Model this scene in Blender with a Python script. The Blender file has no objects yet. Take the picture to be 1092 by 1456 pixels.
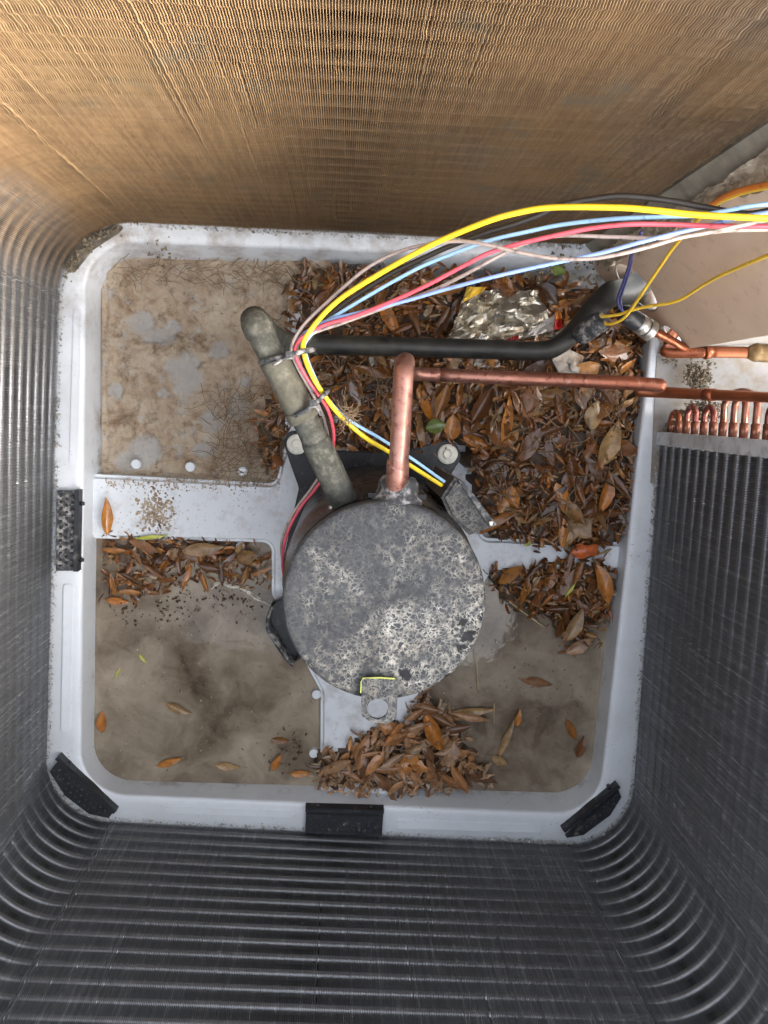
import bpy, bmesh, math, random
import numpy as np
from mathutils import Vector, Matrix, noise
random.seed(7); rng = np.random.default_rng(7)
C = bpy.context.scene.collection
scn = bpy.context.scene
R = math.radians

# ------------------------------------------------------------------ camera, sky, sun
CAM_Z = 0.96
FPX = 1094.0
nd = Vector((487 - 546, -(580 - 728), -FPX)).normalized()      # straight down, in camera axes
Zc = -nd
Xc = (Vector((1, 0, 0)) - Zc.x * Zc).normalized()
Yc = Zc.cross(Xc)
cam = bpy.data.cameras.new('camera'); camo = bpy.data.objects.new('camera', cam); C.objects.link(camo)
cam.lens = 36.0 * FPX / 1456.0; cam.sensor_width = 36; cam.sensor_fit = 'AUTO'
cam.clip_start = 0.01; cam.clip_end = 200
M3 = Matrix((Xc, Yc, Zc))                                       # rows: world axes in camera axes
camo.matrix_world = Matrix.Translation((0, 0, CAM_Z)) @ M3.to_4x4()
scn.camera = camo

SUN_EL, SUN_AZ = R(33), R(-24)                                  # azimuth counter-clockwise from +x
w = bpy.data.worlds.new('World'); scn.world = w; w.use_nodes = True
nt = w.node_tree; nt.nodes.clear()
sky = nt.nodes.new('ShaderNodeTexSky'); sky.sky_type = 'NISHITA'; sky.sun_disc = False
sky.sun_elevation = SUN_EL; sky.sun_rotation = R(90) - SUN_AZ
sky.air_density = 1.0; sky.dust_density = 4.0; sky.ozone_density = 1.0
bg = nt.nodes.new('ShaderNodeBackground'); bg.inputs[1].default_value = 0.15
ow = nt.nodes.new('ShaderNodeOutputWorld')
hs = nt.nodes.new('ShaderNodeHueSaturation'); hs.inputs['Saturation'].default_value = .3   # thin overcast
nt.links.new(sky.outputs[0], hs.inputs['Color']); nt.links.new(hs.outputs[0], bg.inputs[0]); nt.links.new(bg.outputs[0], ow.inputs[0])
sl = bpy.data.lights.new('sun', 'SUN'); sl.energy = 1.0; sl.angle = R(20); sl.color = (1.0, 0.88, 0.72)
so = bpy.data.objects.new('sun', sl); C.objects.link(so)
sd = Vector((math.cos(SUN_EL) * math.cos(SUN_AZ), math.cos(SUN_EL) * math.sin(SUN_AZ), math.sin(SUN_EL)))
so.rotation_euler = sd.to_track_quat('Z', 'Y').to_euler()
scn.view_settings.view_transform = 'Standard'; scn.view_settings.look = 'None'
scn.view_settings.exposure = 3.0; scn.view_settings.gamma = 1.0
scn.cycles.max_bounces = 8; scn.cycles.diffuse_bounces = 4; scn.cycles.glossy_bounces = 4
scn.cycles.caustics_reflective = False; scn.cycles.sample_clamp_indirect = 6

def P(u, v, z):
    """The place in the world that stands z above the pan floor on the sight line of a photo pixel."""
    r = M3 @ Vector((u - 546, -(v - 728), -FPX))
    return Vector((0, 0, CAM_Z)) + r * ((z - CAM_Z) / r.z)

# ------------------------------------------------------------------ materials
class NB:
    def __init__(s, name):
        s.m = bpy.data.materials.new(name); s.m.use_nodes = True
        s.t = s.m.node_tree; s.n = s.t.nodes; s.b = s.n['Principled BSDF']
        s._co = None
    def link(s, a, b): s.t.links.new(a, b)
    def co(s):
        if s._co is None: s._co = s.n.new('ShaderNodeTexCoord')
        return s._co.outputs['Object']
    def noise(s, scale, detail=6, rough=.55, dist=0, vec=None, out='Fac'):
        n = s.n.new('ShaderNodeTexNoise'); n.inputs['Scale'].default_value = scale
        n.inputs['Detail'].default_value = detail; n.inputs['Roughness'].default_value = rough
        n.inputs['Distortion'].default_value = dist
        s.link(vec or s.co(), n.inputs['Vector']); return n.outputs[out]
    def voro(s, scale, feature='F1', vec=None, out='Distance'):
        n = s.n.new('ShaderNodeTexVoronoi'); n.feature = feature; n.inputs['Scale'].default_value = scale
        s.link(vec or s.co(), n.inputs['Vector']); return n.outputs[out]
    def ramp(s, f, stops, interp='LINEAR'):
        n = s.n.new('ShaderNodeValToRGB'); n.color_ramp.interpolation = interp
        e = n.color_ramp.elements
        while len(e) < len(stops): e.new(.5)
        for q, (p, c) in zip(e, stops):
            q.position = p; q.color = (c, c, c, 1) if not hasattr(c, '__len__') else (*c, 1)
        s.link(f, n.inputs[0]); return n.outputs[0]
    def math(s, op, a, b=0.0, clamp=False):
        n = s.n.new('ShaderNodeMath'); n.operation = op; n.use_clamp = clamp
        for k, x in enumerate((a, b)):
            if isinstance(x, (int, float)): n.inputs[k].default_value = x
            else: s.link(x, n.inputs[k])
        return n.outputs[0]
    def mix(s, f, a, b, mode='MIX'):
        n = s.n.new('ShaderNodeMix'); n.data_type = 'RGBA'; n.blend_type = mode
        for k, x in ((0, f), (6, a), (7, b)):
            if isinstance(x, (int, float)): n.inputs[k].default_value = x
            elif hasattr(x, '__len__'): n.inputs[k].default_value = (*x, 1)
            else: s.link(x, n.inputs[k])
        return n.outputs[2]
    def sep(s, v=None):
        n = s.n.new('ShaderNodeSeparateXYZ'); s.link(v or s.co(), n.inputs[0]); return n.outputs
    def dist(s, p, vec=None):
        n = s.n.new('ShaderNodeVectorMath'); n.operation = 'DISTANCE'
        s.link(vec or s.co(), n.inputs[0]); n.inputs[1].default_value = p; return n.outputs['Value']
    def warp(s, scale, amt, base=None):
        c = s.noise(scale, 4, out='Color')
        n = s.n.new('ShaderNodeVectorMath'); n.operation = 'MULTIPLY_ADD'
        s.link(c, n.inputs[0]); n.inputs[1].default_value = (amt,) * 3; s.link(base or s.co(), n.inputs[2])
        return n.outputs[0]
    def set(s, col=None, rough=None, metal=None, spec=None, coat=None):
        for k, x in (('Base Color', col), ('Roughness', rough), ('Metallic', metal), ('Specular IOR Level', spec), ('Coat Weight', coat)):
            if x is None: continue
            if isinstance(x, (int, float)): s.b.inputs[k].default_value = x
            elif hasattr(x, '__len__'): s.b.inputs[k].default_value = (*x, 1)
            else: s.link(x, s.b.inputs[k])
        return s
    def bump(s, f, strength=.3, dist=.002):
        n = s.n.new('ShaderNodeBump'); n.inputs['Strength'].default_value = strength; n.inputs['Distance'].default_value = dist
        s.link(f, n.inputs['Height']); s.link(n.outputs[0], s.b.inputs['Normal']); return s

MAT = {}
def mat_simple(name, col, rough=.5, metal=0, var=.25, scale=60, bump=.15, spec=.5, dirt=None, dirt_amt=.5, dscale=35):
    b = NB(name)
    f = b.noise(scale, 8)
    lo = tuple(c * (1 - var) for c in col); hi = tuple(min(1, c * (1 + var)) for c in col)
    c = b.ramp(f, [(.3, lo), (.7, hi)])
    if dirt:
        k = b.ramp(b.noise(dscale, 10, .65), [(.62 - .3 * dirt_amt, 0), (.75 - .2 * dirt_amt, 1)])
        c = b.mix(k, c, dirt)
    b.set(c, b.ramp(f, [(.3, max(.05, rough - .1)), (.7, min(1, rough + .12))]), metal, spec)
    if bump: b.bump(b.noise(scale * 4, 6), bump, .001)
    MAT[name] = b.m; return b.m

# moulded pan, pale blue-grey, dusty and speckled
b = NB('pan_plastic')
c = b.ramp(b.noise(7, 6), [(.3, (.62, .65, .68)), (.7, (.71, .74, .77))])
xyz = b.sep()
sp = b.math('MULTIPLY', b.ramp(b.noise(330, 3), [(.66, 0), (.72, 1)]), b.ramp(b.noise(16, 4), [(.45, 0), (.62, .9)]))
c = b.mix(sp, c, (.10, .075, .055))
# mud film thickest on the floor of the pan and towards the dirty back end
film = b.math('MULTIPLY', b.ramp(b.noise(24, 9, .66), [(.46, 0), (.68, .8)]), b.ramp(xyz[1], [(.04, .15), (.2, 1)]))
low = b.math('MULTIPLY', b.ramp(b.noise(40, 8, .65), [(.5, 0), (.66, .75)]), b.ramp(xyz[2], [(0, 1), (.012, .7), (.03, .12)]))
c = b.mix(b.math('MAXIMUM', film, low), c, (.22, .155, .10))
b.set(c, b.ramp(b.noise(50, 5), [(.3, .3), (.7, .5)]), 0, .5)
b.bump(b.noise(180, 6), .08, .001); MAT['pan'] = b.m

# aluminium fins: grey and oxidised, packed with brown dust along the back wall
b = NB('fin_metal')
xyz = b.sep()
n1 = b.noise(9, 6)
yy = b.math('ADD', xyz[1], b.math('MULTIPLY', b.math('SUBTRACT', n1, .5), .12))
yy = b.math('ADD', yy, b.math('MULTIPLY', b.math('MINIMUM', b.math('ADD', xyz[0], .26), 0.0), 1.3))
dirt = b.ramp(yy, [(.05, 0), (.19, 1)])
mapn = b.n.new('ShaderNodeMapping'); mapn.inputs['Scale'].default_value = (1, 1, .04); b.link(b.co(), mapn.inputs[0])
streak = b.noise(330, 3, .6, vec=mapn.outputs[0])
g = b.ramp(streak, [(.3, (.140, .144, .150)), (.58, (.225, .231, .242)), (.74, (.54, .55, .57))])
d = b.ramp(b.noise(12, 6), [(.3, (.125, .076, .038)), (.7, (.225, .138, .066))])
d = b.mix(b.ramp(streak, [(.40, 0), (.72, .6)]), d, (.36, .235, .12))
d = b.mix(b.ramp(b.noise(22, 5, .6), [(.60, 0), (.68, .55)]), d, (.15, .125, .085))
c = b.mix(dirt, g, d)
b.set(c, b.ramp(dirt, [(0, .38), (1, .8)]), b.ramp(dirt, [(0, .55), (1, .0)]), .4)
MAT['fin'] = b.m
b = NB('coil_tube_metal')
dirt = b.ramp(b.sep()[1], [(.02, 0), (.17, 1)])
b.set(b.mix(dirt, (.36, .36, .37), (.14, .09, .045)), b.ramp(dirt, [(0, .42), (1, .8)]), b.ramp(dirt, [(0, .7), (1, .05)])); MAT['coil_tube'] = b.m

# compressor paint with dried mineral crust in a cell network
def crust(name, amt):
    b = NB(name)
    e1 = b.ramp(b.voro(235, 'DISTANCE_TO_EDGE', b.warp(150, .010)), [(.03, 1), (.16, 0)])
    e2 = b.ramp(b.voro(120, 'DISTANCE_TO_EDGE', b.warp(130, .012)), [(.01, 1), (.085, 0)])
    xyz = b.sep()
    area = b.math('ADD', b.noise(19, 6, .62), b.math('MULTIPLY', b.math('SUBTRACT', xyz[0], xyz[1]), 1.35))
    area = b.ramp(area, [(.42, 0), (.74, 1)])
    fine = b.ramp(b.noise(150, 7, .72), [(.40, 0), (.60, 1)])
    k = b.math('MULTIPLY', b.math('MAXIMUM', e1, e2), b.math('MULTIPLY', b.ramp(area, [(0, .10), (1, 1)]), b.ramp(fine, [(0, .12), (1, .95)])))
    pt = b.ramp(b.noise(28, 8), [(.3, (.020, .021, .024)), (.7, (.042, .045, .050))])
    pt = b.mix(b.ramp(b.noise(190, 7, .75), [(.42, 0), (.66, .4)]), pt, (.085, .084, .081))
    blob = b.ramp(b.noise(85, 7, .7), [(.62, 0), (.70, .3)])
    k = b.math('MULTIPLY', b.math('MAXIMUM', k, b.math('MULTIPLY', blob, area)), amt, True)
    c = b.mix(k, pt, b.ramp(b.noise(40, 3), [(.3, (.42, .37, .29)), (.7, (.58, .55, .48))]))
    if amt > .8:      # bare wet marks on the lid
        flat = b.n.new('ShaderNodeMapping'); flat.inputs['Scale'].default_value = (1, 1, 0); b.link(b.warp(90, .006), flat.inputs[0])
        for (u, v, r) in ((659, 887, .0042), (665, 906, .0060), (671, 902, .0045), (655, 924, .0035), (661, 921, .003), (578, 961, .0058), (572, 957, .003), (634, 964, .003), (568, 832, .004)):
            q = P(u, v, .350); dd = b.dist((q.x - .0335 + .003, q.y + .1575 + .003, 0), flat.outputs[0])
            ad = b.math('ADD', dd, b.math('MULTIPLY', b.math('SUBTRACT', b.noise(200, 6, .75), .5), .014))
            c = b.mix(b.ramp(b.math('DIVIDE', ad, r), [(.75, .96 if u != 568 else .4), (1.0, 0)]), c, (.008, .008, .010))
    b.set(c, b.ramp(k, [(0, .42), (1, .8)]), 0, .22)
    b.bump(b.math('ADD', k, b.math('MULTIPLY', b.noise(300, 5), .3)), .25, .00045)
    MAT[name] = b.m
crust('compressor_lid', 1.0); crust('compressor_crust', .38)
mat_simple('black_enamel', (.006, .006, .007), .3, spec=.25, dirt=(.06, .055, .05), dirt_amt=.12, dscale=90)
mat_simple('black_plastic', (.016, .018, .022), .45, dirt=(.16, .15, .14), dirt_amt=.15, dscale=90)
mat_simple('dusty_black_plastic', (.03, .032, .035), .6, dirt=(.34, .32, .30), dirt_amt=.5, dscale=120)
mat_simple('brown_shell', (.026, .024, .022), .3, dirt=(.10, .085, .065), dirt_amt=.3, dscale=30)
b = NB('foam_sleeve')
yy = b.math('ADD', b.sep()[1], b.math('MULTIPLY', b.noise(30, 5), .05))
c = b.ramp(b.noise(140, 8, .7), [(.3, (.035, .036, .030)), (.5, (.078, .076, .061)), (.72, (.20, .19, .155))])
c = b.mix(b.ramp(b.noise(35, 6), [(.45, 0), (.65, .7)]), c, (.045, .05, .05))
b.set(c, .9, 0, .2).bump(b.noise(260, 6, .7), .5, .0015); MAT['foam_sleeve'] = b.m
b = NB('tape_wrap')
c = b.ramp(b.noise(90, 8, .7), [(.3, (.055, .052, .040)), (.55, (.105, .098, .073)), (.75, (.21, .195, .15))])
b.set(c, .8, 0, .25).bump(b.noise(200, 6, .7), .35, .001); MAT['tape_wrap'] = b.m
b = NB('black_rubber')
k = b.ramp(b.math('ADD', b.math('MULTIPLY', b.sep()[0], -1.6), b.noise(40, 6)), [(.42, 0), (.8, .75)])
b.set(b.mix(k, b.ramp(b.noise(70, 6), [(.3, (.012, .012, .011)), (.7, (.035, .034, .03))]), (.10, .095, .06)), .5, 0, .45).bump(b.noise(120, 5), .15, .001); MAT['black_rubber'] = b.m
def copper(name, col, tar, rough=.38, spots=.5):
    b = NB(name)
    c = b.ramp(b.noise(30, 7), [(.3, tuple(x * .72 for x in col)), (.7, col)])
    c = b.mix(b.ramp(b.noise(130, 8, .7), [(.56 + .1 * (1 - spots), 0), (.70, .75)]), c, tar)
    b.set(c, b.ramp(b.noise(60, 5), [(.3, rough - .1), (.7, rough + .15)]), .72, .5).bump(b.noise(200, 5), .1, .0005); MAT[name] = b.m
copper('pink_copper', (.32, .135, .09), (.15, .045, .035), .36, .9)
b = NB('run_copper')
x = b.ramp(b.sep()[0], [(.08, 0), (.30, 1)])
c = b.mix(x, (.40, .21, .165), (.37, .12, .06))
c = b.mix(b.ramp(b.noise(45, 6), [(.35, .7), (.65, 0)]), c, (.26, .105, .07))
c = b.mix(b.ramp(b.noise(150, 8, .7), [(.53, 0), (.63, .85)]), c, (.15, .05, .035))
c = b.mix(b.ramp(b.noise(90, 8, .75), [(.60, 0), (.70, .55)]), c, (.62, .47, .40))
b.set(c, b.ramp(b.noise(60, 5), [(.3, .32), (.7, .5)]), .7, .5).bump(b.noise(220, 5), .15, .0006); MAT['run_copper'] = b.m
copper('orange_copper', (.42, .135, .06), (.13, .04, .02), .34, .8)
copper('dark_copper', (.32, .10, .045), (.05, .025, .018), .32, .8)
copper('red_bend_copper', (.30, .10, .075), (.22, .010, .025), .3, 1.2)
mat_simple('tarnished_brass', (.24, .155, .07), .5, .7, .4, 120)
mat_simple('steel', (.55, .53, .49), .35, .9, .2, 80)
mat_simple('white_washer', (.80, .79, .70), .45, 0, .06, 80, dirt=(.45, .42, .33), dirt_amt=.1)
mat_simple('galvanised', (.58, .59, .60), .5, .2, .2, 45, dirt=(.30, .27, .22), dirt_amt=.35, dscale=50)
mat_simple('dusty_galvanised', (.30, .27, .21), .6, .3, .25, 45, dirt=(.42, .35, .25), dirt_amt=.5, dscale=60)
b = NB('foil_tape'); mp = b.n.new('ShaderNodeMapping'); mp.inputs['Scale'].default_value = (1, 1, .3); b.link(b.co(), mp.inputs[0])
b.set(b.ramp(b.noise(120, 8, .7, vec=mp.outputs[0]), [(.3, (.14, .11, .075)), (.5, (.38, .31, .22)), (.72, (.62, .54, .42))]), .65, .15).bump(b.noise(160, 6), .5, .002); MAT['foil_tape'] = b.m
b = NB('painted_panel')
c = b.ramp(b.noise(14, 6), [(.3, (.66, .48, .34)), (.7, (.78, .59, .43))])
c = b.mix(b.ramp(b.noise(60, 8, .7), [(.55, 0), (.75, .5)]), c, (.27, .20, .13))
b.set(c, .5, 0, .4).bump(b.noise(90, 6), .08, .001); MAT['panel'] = b.m
mat_simple('grey_panel', (.48, .46, .43), .5, 0, .15, 20, dirt=(.26, .21, .16), dirt_amt=.4, dscale=40)
mat_simple('mud_caked', (.10, .085, .065), .9, 0, .6, 120, .8, dirt=(.30, .26, .20), dirt_amt=.4, dscale=70)
mat_simple('ledge', (.25, .24, .23), .45, 0, .15, 20, dirt=(.20, .16, .12), dirt_amt=.5, dscale=50)
mat_simple('casing', (.10, .095, .085), .7, 0)
b = NB('concrete'); b.set(b.ramp(b.noise(6, 8), [(.3, (.38, .36, .33)), (.7, (.52, .50, .46))]), .9).bump(b.noise(60, 8), .4, .005); MAT['concrete'] = b.m

# muddy water
b = NB('muddy_water')
wv = b.warp(9, .12)
c = b.ramp(b.noise(11, 8, .6, vec=wv), [(.30, (.060, .042, .027)), (.42, (.165, .128, .090)), (.54, (.265, .218, .160)), (.70, (.38, .325, .245))])
c = b.mix(b.ramp(b.noise(300, 3), [(.70, 0), (.74, .7)]), c, (.05, .04, .03))
c = b.mix(b.ramp(b.noise(190, 3, vec=b.warp(40, .1)), [(.73, 0), (.76, .6)]), c, (.5, .45, .36))
b.set(c, .04, 0, .5).bump(b.noise(38, 3), .10, .003); b.b.inputs['IOR'].default_value = 1.36; MAT['water'] = b.m
# dried silt
b = NB('dried_mud')
c = b.ramp(b.noise(30, 12, .72, .4), [(.30, (.11, .07, .045)), (.39, (.30, .205, .13)), (.48, (.49, .385, .275)), (.60, (.55, .46, .355)), (.72, (.60, .56, .49))])
c = b.mix(b.ramp(b.noise(11, 6, .6), [(.48, 0), (.62, .45)]), c, (.41, .295, .20))
c = b.mix(b.ramp(b.noise(90, 9, .75), [(.52, 0), (.66, .7)]), c, (.15, .095, .06))
c = b.mix(b.ramp(b.noise(48, 9, .7), [(.56, 0), (.68, .7)]), c, (.50, .50, .48))
c = b.mix(b.ramp(b.sep()[0], [(-.17, 0), (-.06, .75)]), c, b.ramp(b.noise(70, 8, .7), [(.3, (.05, .03, .018)), (.7, (.26, .17, .10))]))
c = b.mix(b.ramp(b.noise(240, 3), [(.66, 0), (.72, .7)]), c, (.06, .04, .03))
at_ = b.n.new('ShaderNodeAttribute'); at_.attribute_name = 'worn'
c = b.mix(b.ramp(b.math('ADD', at_.outputs['Fac'], b.math('MULTIPLY', b.math('SUBTRACT', b.noise(75, 9, .75), .5), 1.5)), [(.45, 0), (1.05, .8)]), c, (.47, .46, .44))
b.set(c, b.ramp(b.noise(40, 5), [(.35, .45), (.7, .95)]), 0, .4).bump(b.noise(120, 12, .75), 1.0, .005); MAT['mud'] = b.m

def leaf_mat(name, stops, src):
    b = NB(name)
    if src == 'object':
        n = b.n.new('ShaderNodeObjectInfo'); r = n.outputs['Random']
    else:
        n = b.n.new('ShaderNodeNewGeometry'); r = n.outputs['Random Per Island']
    c = b.ramp(r, stops)
    blot = b.ramp(b.noise(90, 6, .65), [(.42, 0), (.68, .75)])
    c = b.mix(blot, c, b.mix(.72, c, (.022, .010, .005)))
    b.set(c, b.ramp(b.noise(70, 4), [(.3, .22), (.7, .5)]), 0, .3, .40); b.b.inputs['Coat Roughness'].default_value = .04
    b.bump(b.noise(160, 5, .6), .35, .0015)
    MAT[name] = b.m
BR = [(0, (.040, .016, .005)), (.2, (.090, .033, .009)), (.42, (.18, .064, .014)), (.6, (.095, .040, .013)), (.75, (.28, .108, .022)), (.86, (.20, .115, .046)), (1, (.46, .165, .02))]
BR = [(p, tuple(x * 1.2 for x in c)) for p, c in BR]
leaf_mat('leaf_brown', BR, 'object')
leaf_mat('leaf_shreds', [(p, tuple(x * 1.15 for x in c)) for p, c in BR[:-1]] + [(1, (.30, .22, .13))], 'island')
leaf_mat('leaf_shreds_pale', [(0, (.10, .05, .025)), (.25, (.28, .14, .06)), (.5, (.40, .23, .12)), (.75, (.34, .26, .18)), (1, (.50, .24, .08))], 'island')
leaf_mat('leaf_orange', [(0, (.42, .15, .025)), (.5, (.50, .20, .04)), (1, (.38, .12, .02))], 'object')
leaf_mat('leaf_tan', [(0, (.34, .22, .10)), (.5, (.42, .26, .11)), (1, (.28, .17, .08))], 'object')
leaf_mat('leaf_wet_bottom', [(0, (.10, .045, .02)), (.3, (.30, .14, .06)), (.6, (.42, .20, .08)), (.8, (.34, .22, .13)), (1, (.50, .20, .05))], 'object')
leaf_mat('leaf_green', [(0, (.10, .15, .03)), (1, (.13, .18, .04))], 'object')
leaf_mat('leaf_lime', [(0, (.55, .55, .08)), (1, (.50, .52, .10))], 'object')
leaf_mat('leaf_red', [(0, (.62, .16, .05)), (1, (.62, .16, .05))], 'object')
leaf_mat('flake_pale', [(0, (.36, .33, .28)), (.5, (.62, .60, .55)), (1, (.20, .17, .13))], 'island')
mat_simple('dark_humus', (.075, .045, .026), .6, 0, .5, 120, .6)
mat_simple('fibre', (.21, .14, .08), .8, 0, .3)
mat_simple('straw', (.50, .40, .22), .6, 0, .2)
mat_simple('dust_clump', (.17, .135, .09), .95, 0, .45, 90, .6)
mat_simple('foam', (.62, .58, .50), .4, 0, .2, 160, .4)
mat_simple('paper', (.40, .365, .32), .7, 0, .2, dirt=(.20, .14, .09), dirt_amt=.6, dscale=60)
b = NB('crumpled_foil')
b.set(b.ramp(b.noise(60, 6), [(.3, (.36, .31, .22)), (.7, (.78, .74, .64))]), b.ramp(b.noise(80, 4), [(.3, .18), (.7, .42)]), .85).bump(b.noise(60, 4, .5), .3, .003); MAT['foil'] = b.m
mat_simple('print_yellow', (.78, .50, .05), .35, 0, .2, 60, dirt=(.55, .08, .03), dirt_amt=.25)
mat_simple('print_red', (.48, .03, .03), .35, 0, .2, 60)
mat_simple('print_orange', (.55, .20, .04), .35, 0, .2, 60)
mat_simple('print_grey', (.55, .52, .48), .35, .3, .1, 60, dirt=(.18, .16, .15), dirt_amt=.4, dscale=300)
for nme, col in (('wire_yellow', (.80, .56, .02)), ('wire_blue', (.33, .55, .80)), ('wire_periwinkle', (.28, .42, .78)), ('wire_red', (.66, .09, .12)),
                 ('wire_grey', (.40, .32, .28)), ('wire_black', (.035, .03, .025)), ('wire_navy', (.045, .05, .16)), ('wire_thin_yellow', (.78, .50, .04)), ('wire_orange', (.66, .20, .03)), ('wire_white', (.62, .60, .58))):
    mat_simple(nme, col, .38, 0, .10, 40, .06, dirt=tuple(x * .35 for x in col), dirt_amt=.12 if nme != 'wire_grey' else .3, dscale=140)
mat_simple('lime_paint', (.55, .58, .12), .5)

# ------------------------------------------------------------------ helpers
def link(o, parent=None):
    C.objects.link(o)
    if parent is not None: o.parent = parent
    return o
def mesh(name, verts, faces, mat, parent=None, smooth=True, loc=None):
    me = bpy.data.meshes.new(name)
    me.from_pydata([tuple(v) for v in verts], [], faces); me.update()
    if smooth: me.polygons.foreach_set('use_smooth', [True] * len(me.polygons))
    me.materials.append(MAT[mat] if isinstance(mat, str) else mat)
    o = bpy.data.objects.new(name, me)
    if loc is not None: o.location = loc
    return link(o, parent)
def bmo(name, bm, mat, parent=None, smooth=False, loc=None):
    bmesh.ops.recalc_face_normals(bm, faces=bm.faces)
    me = bpy.data.meshes.new(name); bm.to_mesh(me); bm.free()
    if smooth: me.polygons.foreach_set('use_smooth', [True] * len(me.polygons))
    me.materials.append(MAT[mat]); o = bpy.data.objects.new(name, me)
    if loc is not None: o.location = loc
    return link(o, parent)
def tag(o, label, cat, group=None, kind=None):
    o['label'] = label; o['category'] = cat
    if group: o['group'] = group
    if kind: o['kind'] = kind
    return o
def kind(o, k, label=None):
    o['kind'] = k
    if label: o['label'] = label
    return o
def thing(name, label, cat, loc=(0, 0, 0), group=None):
    o = bpy.data.objects.new(name, None); o.empty_display_size = .02; o.location = loc
    link(o); return tag(o, label, cat, group)
def world_of(o):
    m = Matrix.Translation(o.location)
    return m if o.parent is None else world_of(o.parent) @ o.matrix_parent_inverse @ m
def keep(o, parent):                                    # parent without moving: parts are built in world coordinates
    o.parent = parent; o.matrix_parent_inverse = world_of(parent).inverted(); return o

def spline(pts, n=8):
    pts = [Vector(p) for p in pts]
    if len(pts) < 3: return pts
    out = []
    for i in range(len(pts) - 1):
        p0 = pts[i - 1] if i else pts[0] * 2 - pts[1]
        p1, p2 = pts[i], pts[i + 1]
        p3 = pts[i + 2] if i + 2 < len(pts) else pts[-1] * 2 - pts[-2]
        for k in range(n):
            t = k / n
            out.append(.5 * ((2 * p1) + (p2 - p0) * t + (2 * p0 - 5 * p1 + 4 * p2 - p3) * t * t + (3 * p1 - p0 - 3 * p2 + p3) * t ** 3))
    out.append(pts[-1]); return out
def tube_data(path, rad, sides=10, cap=True, wob=0):
    path = [Vector(p) for p in path]; n = len(path)
    rads = rad if hasattr(rad, '__len__') else [rad] * n
    T = [(path[min(i + 1, n - 1)] - path[max(i - 1, 0)]).normalized() for i in range(n)]
    up = Vector((0, 0, 1)) if abs(T[0].z) < .9 else Vector((1, 0, 0))
    nr = (up - T[0] * up.dot(T[0])).normalized()
    vs, fs = [], []
    for i in range(n):
        nr = (nr - T[i] * nr.dot(T[i])).normalized(); bn = T[i].cross(nr)
        for k in range(sides):
            a = 2 * math.pi * k / sides
            r = rads[i]
            if wob: r *= 1 + wob * noise.noise(path[i] * 60 + Vector((math.cos(a), math.sin(a), 0)) * 1.3)
            vs.append(path[i] + (nr * math.cos(a) + bn * math.sin(a)) * r)
    for i in range(n - 1):
        for k in range(sides):
            k2 = (k + 1) % sides
            fs.append((i * sides + k, i * sides + k2, (i + 1) * sides + k2, (i + 1) * sides + k))
    if cap:
        fs.append(tuple(range(sides - 1, -1, -1))); fs.append(tuple((n - 1) * sides + k for k in range(sides)))
    return vs, fs
def tube(name, path, rad, mat, parent=None, sides=10, cap=True, wob=0):
    v, f = tube_data(path, rad, sides, cap, wob); return mesh(name, v, f, mat, parent)
def px(pts, n=8): return spline([P(*p) for p in pts], n)
def round_end(path, r, steps=4):
    """radii list that closes a tube's far end in a dome; returns (path, radii)"""
    path = list(path); d = (path[-1] - path[-2]).normalized(); rad = [r] * len(path); e = path[-1]
    for k in range(1, steps + 1):
        a = k / steps * math.pi / 2
        path.append(e + d * r * math.sin(a)); rad.append(max(r * math.cos(a), r * .02))
    return path, rad
def fillet(corners, radii, seg=8, closed=True):
    out = []; n = len(corners)
    cs = [Vector(c[:2]) for c in corners]
    for i in range(n):
        if not closed and i in (0, n - 1): out.append(cs[i]); continue
        p, c, q = cs[i - 1], cs[i], cs[(i + 1) % n]
        a, b_ = (p - c).normalized(), (q - c).normalized()
        r = radii[i] if hasattr(radii, '__len__') else radii
        half = math.acos(max(-1, min(1, a.dot(b_)))) / 2
        d = min(r / math.tan(half), (p - c).length * .49, (q - c).length * .49); rr = d * math.tan(half)
        cen = c + (a + b_).normalized() * rr / math.sin(half)
        s, e = c + a * d - cen, c + b_ * d - cen
        ang = s.angle_signed(e)
        for k in range(seg + 1):
            t = -ang * k / seg
            out.append(cen + Vector((s.x * math.cos(t) - s.y * math.sin(t), s.x * math.sin(t) + s.y * math.cos(t))))
    return out
def loft(name, loops, mat, parent=None, closed_top=True, smooth=True):
    """loops: lists of 3-D points with the same count, bridged in order; the last one is filled"""
    n = len(loops[0]); vs = [p for L in loops for p in L]; fs = []
    for i in range(len(loops) - 1):
        for k in range(n):
            k2 = (k + 1) % n
            fs.append((i * n + k, i * n + k2, (i + 1) * n + k2, (i + 1) * n + k))
    if closed_top:
        b0 = (len(loops) - 1) * n; cen = sum((Vector(p) for p in loops[-1]), Vector()) / n
        vs.append(cen); ci = len(vs) - 1
        for k in range(n): fs.append((b0 + k, b0 + (k + 1) % n, ci))
    return mesh(name, vs, fs, mat, parent, smooth)
def slab(name, poly, z0, z1, mat, parent=None, bev=.002, smooth=False, seg=2):
    bm = bmesh.new()
    vb = [bm.verts.new((p[0], p[1], z0)) for p in poly]; f = bm.faces.new(vb)
    r = bmesh.ops.extrude_face_region(bm, geom=[f])
    for v in r['geom']:
        if isinstance(v, bmesh.types.BMVert): v.co.z = z1
    bmesh.ops.recalc_face_normals(bm, faces=bm.faces)
    if bev:
        es = [e for e in bm.edges if all(abs(v.co.z - z1) < 1e-6 for v in e.verts)]
        bmesh.ops.bevel(bm, geom=es, offset=bev, segments=seg, affect='EDGES', clamp_overlap=True)
    o = bmo(name, bm, mat, parent)
    if smooth:
        o.data.polygons.foreach_set('use_smooth', [True] * len(o.data.polygons))
    return o
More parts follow.
